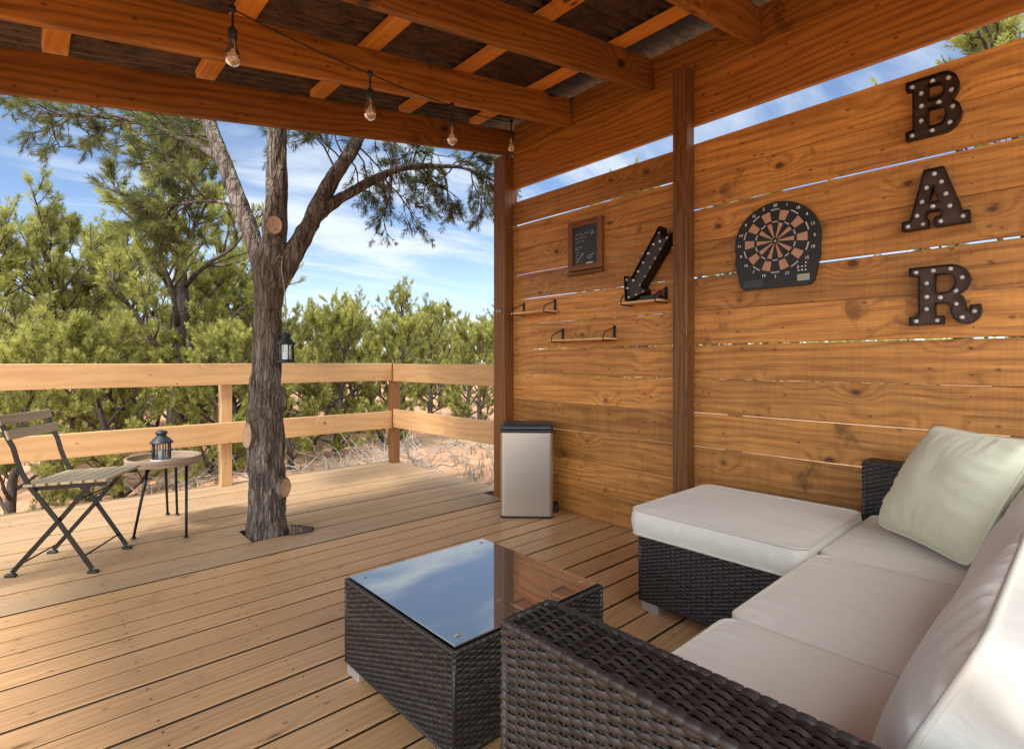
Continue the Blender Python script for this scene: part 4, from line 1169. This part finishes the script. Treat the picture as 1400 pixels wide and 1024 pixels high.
    # upper crown above the roof line
    tp = [along([V((1.25, 3.68, 3.2)), V((1.30, 3.75, 3.9)), V((1.33, 3.78, 4.7)), V((1.3, 3.8, 5.3))], i / 15)[0] for i in range(16)]
    big_t = dict(L=.12, nl=.075, n=16, w=.006)
    for k, p in enumerate(tp):
        az = k * 2.4; q = wander(R, p, V((math.cos(az), math.sin(az), .35)), 1.5 - .05 * k, 6, .2, .08)
        if q[-1].y < 3.5 and q[-1].z < 3.5: continue
        limb(tw, q, .02, .006, 5); spray(tw, nd, R, q, 1.3, 7, 4, big_t, .02, .9, .1)
    tw.build('twigs', M['barkfar'], t)
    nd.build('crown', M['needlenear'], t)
    def stub(c, d, r, L=.02, ry=1.25, cut=3):
        c = V(c); d = V(d).normalized(); a = d.cross(V((0, 0, 1))).normalized(); b = a.cross(d)
        Rm = Matrix((a, b * 1.0, d)).transposed()
        mb = MB(); prof = [(r * 1.30, -.06), (r * 1.22, L * .2), (r * 1.10, L * .8), (r * 1.02, L), (r * .97, L * .9), (r * .5, L * .86), (0, L * .85)]
        n = 28; base = 0
        for q, z in prof:
            for k in range(n):
                th = 2 * PI * k / n; jr = 1 + .07 * noise.noise(V((math.cos(th) * 1.3, math.sin(th) * 1.3, c.z * 9)))
                mb.v.append(c + Rm @ V((q * jr * math.cos(th), q * jr * ry * math.sin(th), z)))
        for i in range(len(prof) - 1):
            for k in range(n):
                k2 = (k + 1) % n; mb.face((i * n + k, i * n + k2, (i + 1) * n + k2, (i + 1) * n + k), [(prof[i][0], 0)] * 2 + [(prof[i + 1][0], 0)] * 2, .5, True, 0 if i < cut else 1)
        mb.build('cut_stub', [M['bark'], M['cut']], t)
    vd = V((-.36, -.93, 0))
    stub((1.166, 3.517, 1.965), vd + V((.05, 0, .10)), .044, .018, 1.3)
    stub((1.032, 3.570, .640), V((-.95, -.40, .05)), .040, .018, 1.8)
    stub((1.212, 3.500, .300), V((.45, -.90, .0)), .046, .022, 1.3, 4)
    stub((1.236, 3.555, .860), V((.93, -.30, .08)), .036, .018, 1.9)
    MB().tube([(1.24, 3.47, .03), (1.32, 3.44, .022), (1.385, 3.43, .015)], [.035, .026, .012], 10).build('root', M['bark'], t)
deck_tree()

# far woodland that reads as one mass
fw = MB(); R = random.Random(321)
for k in range(230):
    ds = 19 + 60 * R.random() ** 1.3; px = R.uniform(-350, 1750); x, y = at(px, ds)
    if x < 3 and abs(y) < 5: continue
    H = R.uniform(2.4, 4.3); r = R.uniform(1.1, 1.8); z0 = gz(x, y); t = R.random() * .7 + .1
    fw.tube([(x, y, z0 - .2), (x + R.uniform(-.2, .2), y, z0 + H * .5), (x, y, z0 + H * .85)], [.11, .07, .02], 5, t=0.0, mi=1)
    for j in range(54):
        a = R.random() * 2 * PI; zz = R.random() ** .8; rr = r * math.sqrt(R.random()) * math.sin(PI * (.12 + .80 * zz)); p = V((x + rr * math.cos(a), y + rr * math.sin(a), z0 + .35 + (H - .35) * zz))
        needles(fw, p, V((math.cos(a) * .6, math.sin(a) * .6, .8)), R, L=.40, nl=.30, n=9, w=.085, t=t + R.uniform(-.15, .15))
o = fw.build('distant_woodland', [M['needle'], M['barkfar']])
tag(o, 'far pinyon woodland that closes the view beyond the nearer trees', 'woodland', kind='stuff')
# dry brush and grass
br = MB(); R = random.Random(77)
for px, ds, n_ in ((430, 6.6, 24), (480, 6.9, 40), (525, 7.2, 36), (575, 8.4, 26), (150, 7.0, 26), (250, 6.9, 30), (60, 6.6, 18), (630, 9.5, 20), (290, 7.6, 20), (660, 7.6, 12), (600, 6.2, 22), (640, 5.6, 14)):
    cx, cy = at(px, ds)
    for k in range(n_):
        x, y = cx + R.gauss(0, .45), cy + R.gauss(0, .35)
        if x < 3.25 and y < 5.5: continue
        z = gz(x, y); a = R.random() * 2 * PI
        q = wander(R, (x, y, z - .02), V((math.cos(a), math.sin(a), R.uniform(.15, .9))), R.uniform(.35, 1.0), 6, .30, -.06)
        limb(br, q, R.uniform(.006, .014), .003, 5)
        for j in range(3):
            p, d = along(q, R.uniform(.3, .9)); limb(br, wander(R, p, side(R, d, .8), R.uniform(.12, .35), 3, .25, 0), .004, .0016, 4)
tag(br.build('dry_brush', M['deadwood']), 'grey dead twigs and fallen branches on the ground past the railing', 'brush', kind='stuff')
gr = MB(); R = random.Random(15)
for k in range(1500):
    ds = 5.6 + 24 * R.random() ** 1.5; px = R.uniform(-200, 760); x, y = at(px, ds)
    if x < 3.2 and y < 5.5: continue
    if noise.noise(V((x * .6, y * .6, 9))) < -.02: continue
    z = gz(x, y); t = R.random()
    for j in range(9):
        a = R.random() * 2 * PI; h_ = R.uniform(.08, .26); l = R.uniform(.02, .12); w = .006
        i = len(gr.v); b0 = V((x + R.gauss(0, .05), y + R.gauss(0, .05), z - .01)); e = b0 + V((math.cos(a) * l, math.sin(a) * l, h_)); sd = V((-math.sin(a), math.cos(a), 0)) * w
        gr.v += [b0 - sd, b0 + sd, e]; gr.face((i, i + 1, i + 2), None, min(1, max(0, t + R.uniform(-.3, .3))))
tag(gr.build('dry_grass', M['shrub']), 'scattered dry grass tufts on the sandy ground', 'grass', kind='stuff')
lt = MB(); R = random.Random(16)
for k in range(2600):                        # stones and bark chips on the sand
    ds = 4.6 + 12 * R.random() ** 1.5; px = R.uniform(330, 720); x, y = at(px, ds)
    if x < 3.15 and y < 5.45: continue
    z = gz(x, y); r = R.uniform(.006, .022); a = R.random() * PI
    lt.box((x, y, z + r * .2), (r * R.uniform(1, 4), r * R.uniform(.7, 1.3), r * .7), R=Matrix.Rotation(a, 3, 'Z'), b=r * .3)
tag(lt.build('ground_litter', M['deadwood']), 'bark chips and small stones strewn over the sand', 'litter', kind='stuff')

pl_ = MB(); R = random.Random(29)
for k in range(420):                         # fallen pine needles on the boards
    x = TREE.x + R.gauss(0, 1.3); y = 4.25 + R.gauss(0, .6)
    if not (-2.5 < x < 2.95 and 3.25 < y < 5.25): continue
    a = R.random() * PI; L = R.uniform(.02, .05); d = V((math.cos(a), math.sin(a), 0)); sd = V((-d.y, d.x, 0)) * .0016
    p = V((x, y, .0075)); i = len(pl_.v); pl_.v += [p - d * L / 2 - sd, p + d * L / 2 - sd, p + d * L / 2 + sd, p - d * L / 2 + sd]
    pl_.face((i, i + 1, i + 2, i + 3), None, R.random() * .5)
tag(pl_.build('fallen_needles', M['shrub']), 'fallen pine needles lying on the deck boards', 'litter', kind='stuff')

# ------------------------------------------------------------------ sky, sun, camera
SUN_EL, SUN_AZ = math.radians(50), math.atan2(-.35, -1.0)      # direction towards the sun in the XY plane
w = bpy.data.worlds.new('World'); sc.world = w; w.use_nodes = True; nt = w.node_tree; nt.nodes.clear()
def wn(t, props=None, **inp):
    nd = nt.nodes.new('ShaderNode' + t)
    for k, v in (props or {}).items(): setattr(nd, k, v)
    for k, v in inp.items():
        s_ = nd.inputs[int(k[1:]) if k[0] == '_' else k]
        if isinstance(v, bpy.types.NodeSocket): nt.links.new(v, s_)
        else: s_.default_value = v
    return nd
sky = wn('TexSky', dict(sky_type='NISHITA', sun_disc=False, sun_elevation=SUN_EL, sun_rotation=PI / 2 - SUN_AZ, altitude=1800, air_density=1.0, dust_density=.15, ozone_density=2.5))
tc = wn('TexCoord').outputs['Generated']; sp = wn('SeparateXYZ', None, _0=tc)
zz = wn('Math', dict(operation='ADD'), _0=wn('Math', dict(operation='MAXIMUM'), _0=sp.outputs[2], _1=0.0).outputs[0], _1=.10).outputs[0]
px_ = wn('Math', dict(operation='DIVIDE'), _0=sp.outputs[0], _1=zz).outputs[0]; py_ = wn('Math', dict(operation='DIVIDE'), _0=sp.outputs[1], _1=zz).outputs[0]
pv = wn('CombineXYZ', None, _0=px_, _1=py_, _2=0.0).outputs[0]
rot = wn('Mapping', None, Vector=pv); rot.inputs['Rotation'].default_value = (0, 0, math.radians(38)); rot.inputs['Scale'].default_value = (.55, 1.25, 1)
n1 = wn('TexNoise', None, Vector=rot.outputs[0], Scale=1.1, Detail=6.0, Roughness=.58, Distortion=.5)
cl = wn('MapRange', dict(interpolation_type='SMOOTHSTEP'), _0=n1.outputs[0], _1=.44, _2=.66, _3=0.03, _4=.80)
hz = wn('MapRange', dict(interpolation_type='SMOOTHSTEP'), _0=sp.outputs[2], _1=.26, _2=-.02, _3=0.0, _4=.42)
cf = wn('Math', dict(operation='ADD', use_clamp=True), _0=cl.outputs[0], _1=hz.outputs[0])
hi = wn('MapRange', dict(interpolation_type='SMOOTHSTEP'), _0=sp.outputs[2], _1=.42, _2=.72, _3=0.0, _4=.55)
cf = wn('Math', dict(operation='ADD', use_clamp=True), _0=cf.outputs[0], _1=hi.outputs[0])
# unseen bright area added to the sky behind the camera, lighting the shaded deck
bd = V((-.55, -.72, .42)).normalized()
dt = wn('VectorMath', dict(operation='DOT_PRODUCT'), _0=tc, _1=tuple(bd)).outputs['Value']
fill_sky = wn('MapRange', dict(interpolation_type='SMOOTHSTEP'), _0=dt, _1=-.15, _2=.85, _3=0.0, _4=1.0).outputs[0]
cf = wn('Math', dict(operation='MAXIMUM'), _0=cf.outputs[0], _1=wn('Math', dict(operation='MULTIPLY'), _0=fill_sky, _1=.95).outputs[0])
SKY, CLOUD, FILL_GAIN = .100, .58, 2.8
cb = wn('Math', dict(operation='MULTIPLY_ADD'), _0=fill_sky, _1=FILL_GAIN * CLOUD, _2=CLOUD).outputs[0]
skm = wn('Mix', dict(data_type='RGBA', blend_type='MULTIPLY'), _0=1.0, _6=sky.outputs[0], _7=(SKY, SKY, SKY, 1))
mixc = wn('Mix', dict(data_type='RGBA'), _0=cf.outputs[0], _6=skm.outputs[2], _7=wn('Mix', dict(data_type='RGBA', blend_type='MULTIPLY'), _0=1.0, _6=(.90, .96, 1.0, 1), _7=wn('CombineColor', None, _0=cb, _1=cb, _2=cb).outputs[0]).outputs[2])
bg = wn('Background', None, Color=mixc.outputs[2], Strength=1.0)
wo = wn('OutputWorld'); nt.links.new(bg.outputs[0], wo.inputs[0])

sl = bpy.data.lights.new('sun', 'SUN'); sl.energy = 3.1; sl.angle = math.radians(8.0); sl.color = (1, .96, .90)
so_ = bpy.data.objects.new('sun', sl); C.objects.link(so_)
sd = V((math.cos(SUN_AZ) * math.cos(SUN_EL), math.sin(SUN_AZ) * math.cos(SUN_EL), math.sin(SUN_EL)))
so_.rotation_euler = (-sd).to_track_quat('-Z', 'Y').to_euler(); so_.location = (-6, 3, 9)

cam = bpy.data.cameras.new('camera'); cam.lens = 728.3 / 1400 * 36; cam.sensor_width = 36; cam.shift_y = -17.2 / 1400; cam.clip_start = .03; cam.clip_end = 2000
co_ = bpy.data.objects.new('camera', cam); C.objects.link(co_); co_.location = (0, 0, 1.1); co_.rotation_euler = (PI / 2, 0, -YAW)
sc.camera = co_
sc.view_settings.view_transform = 'Standard'; sc.view_settings.look = 'None'; sc.view_settings.gamma = 1.0
sc.view_settings.exposure = .98
sc.cycles.use_denoising = True
sc.cycles.max_bounces = 10; sc.cycles.diffuse_bounces = 6; sc.cycles.glossy_bounces = 4; sc.cycles.transmission_bounces = 4; sc.cycles.transparent_max_bounces = 16
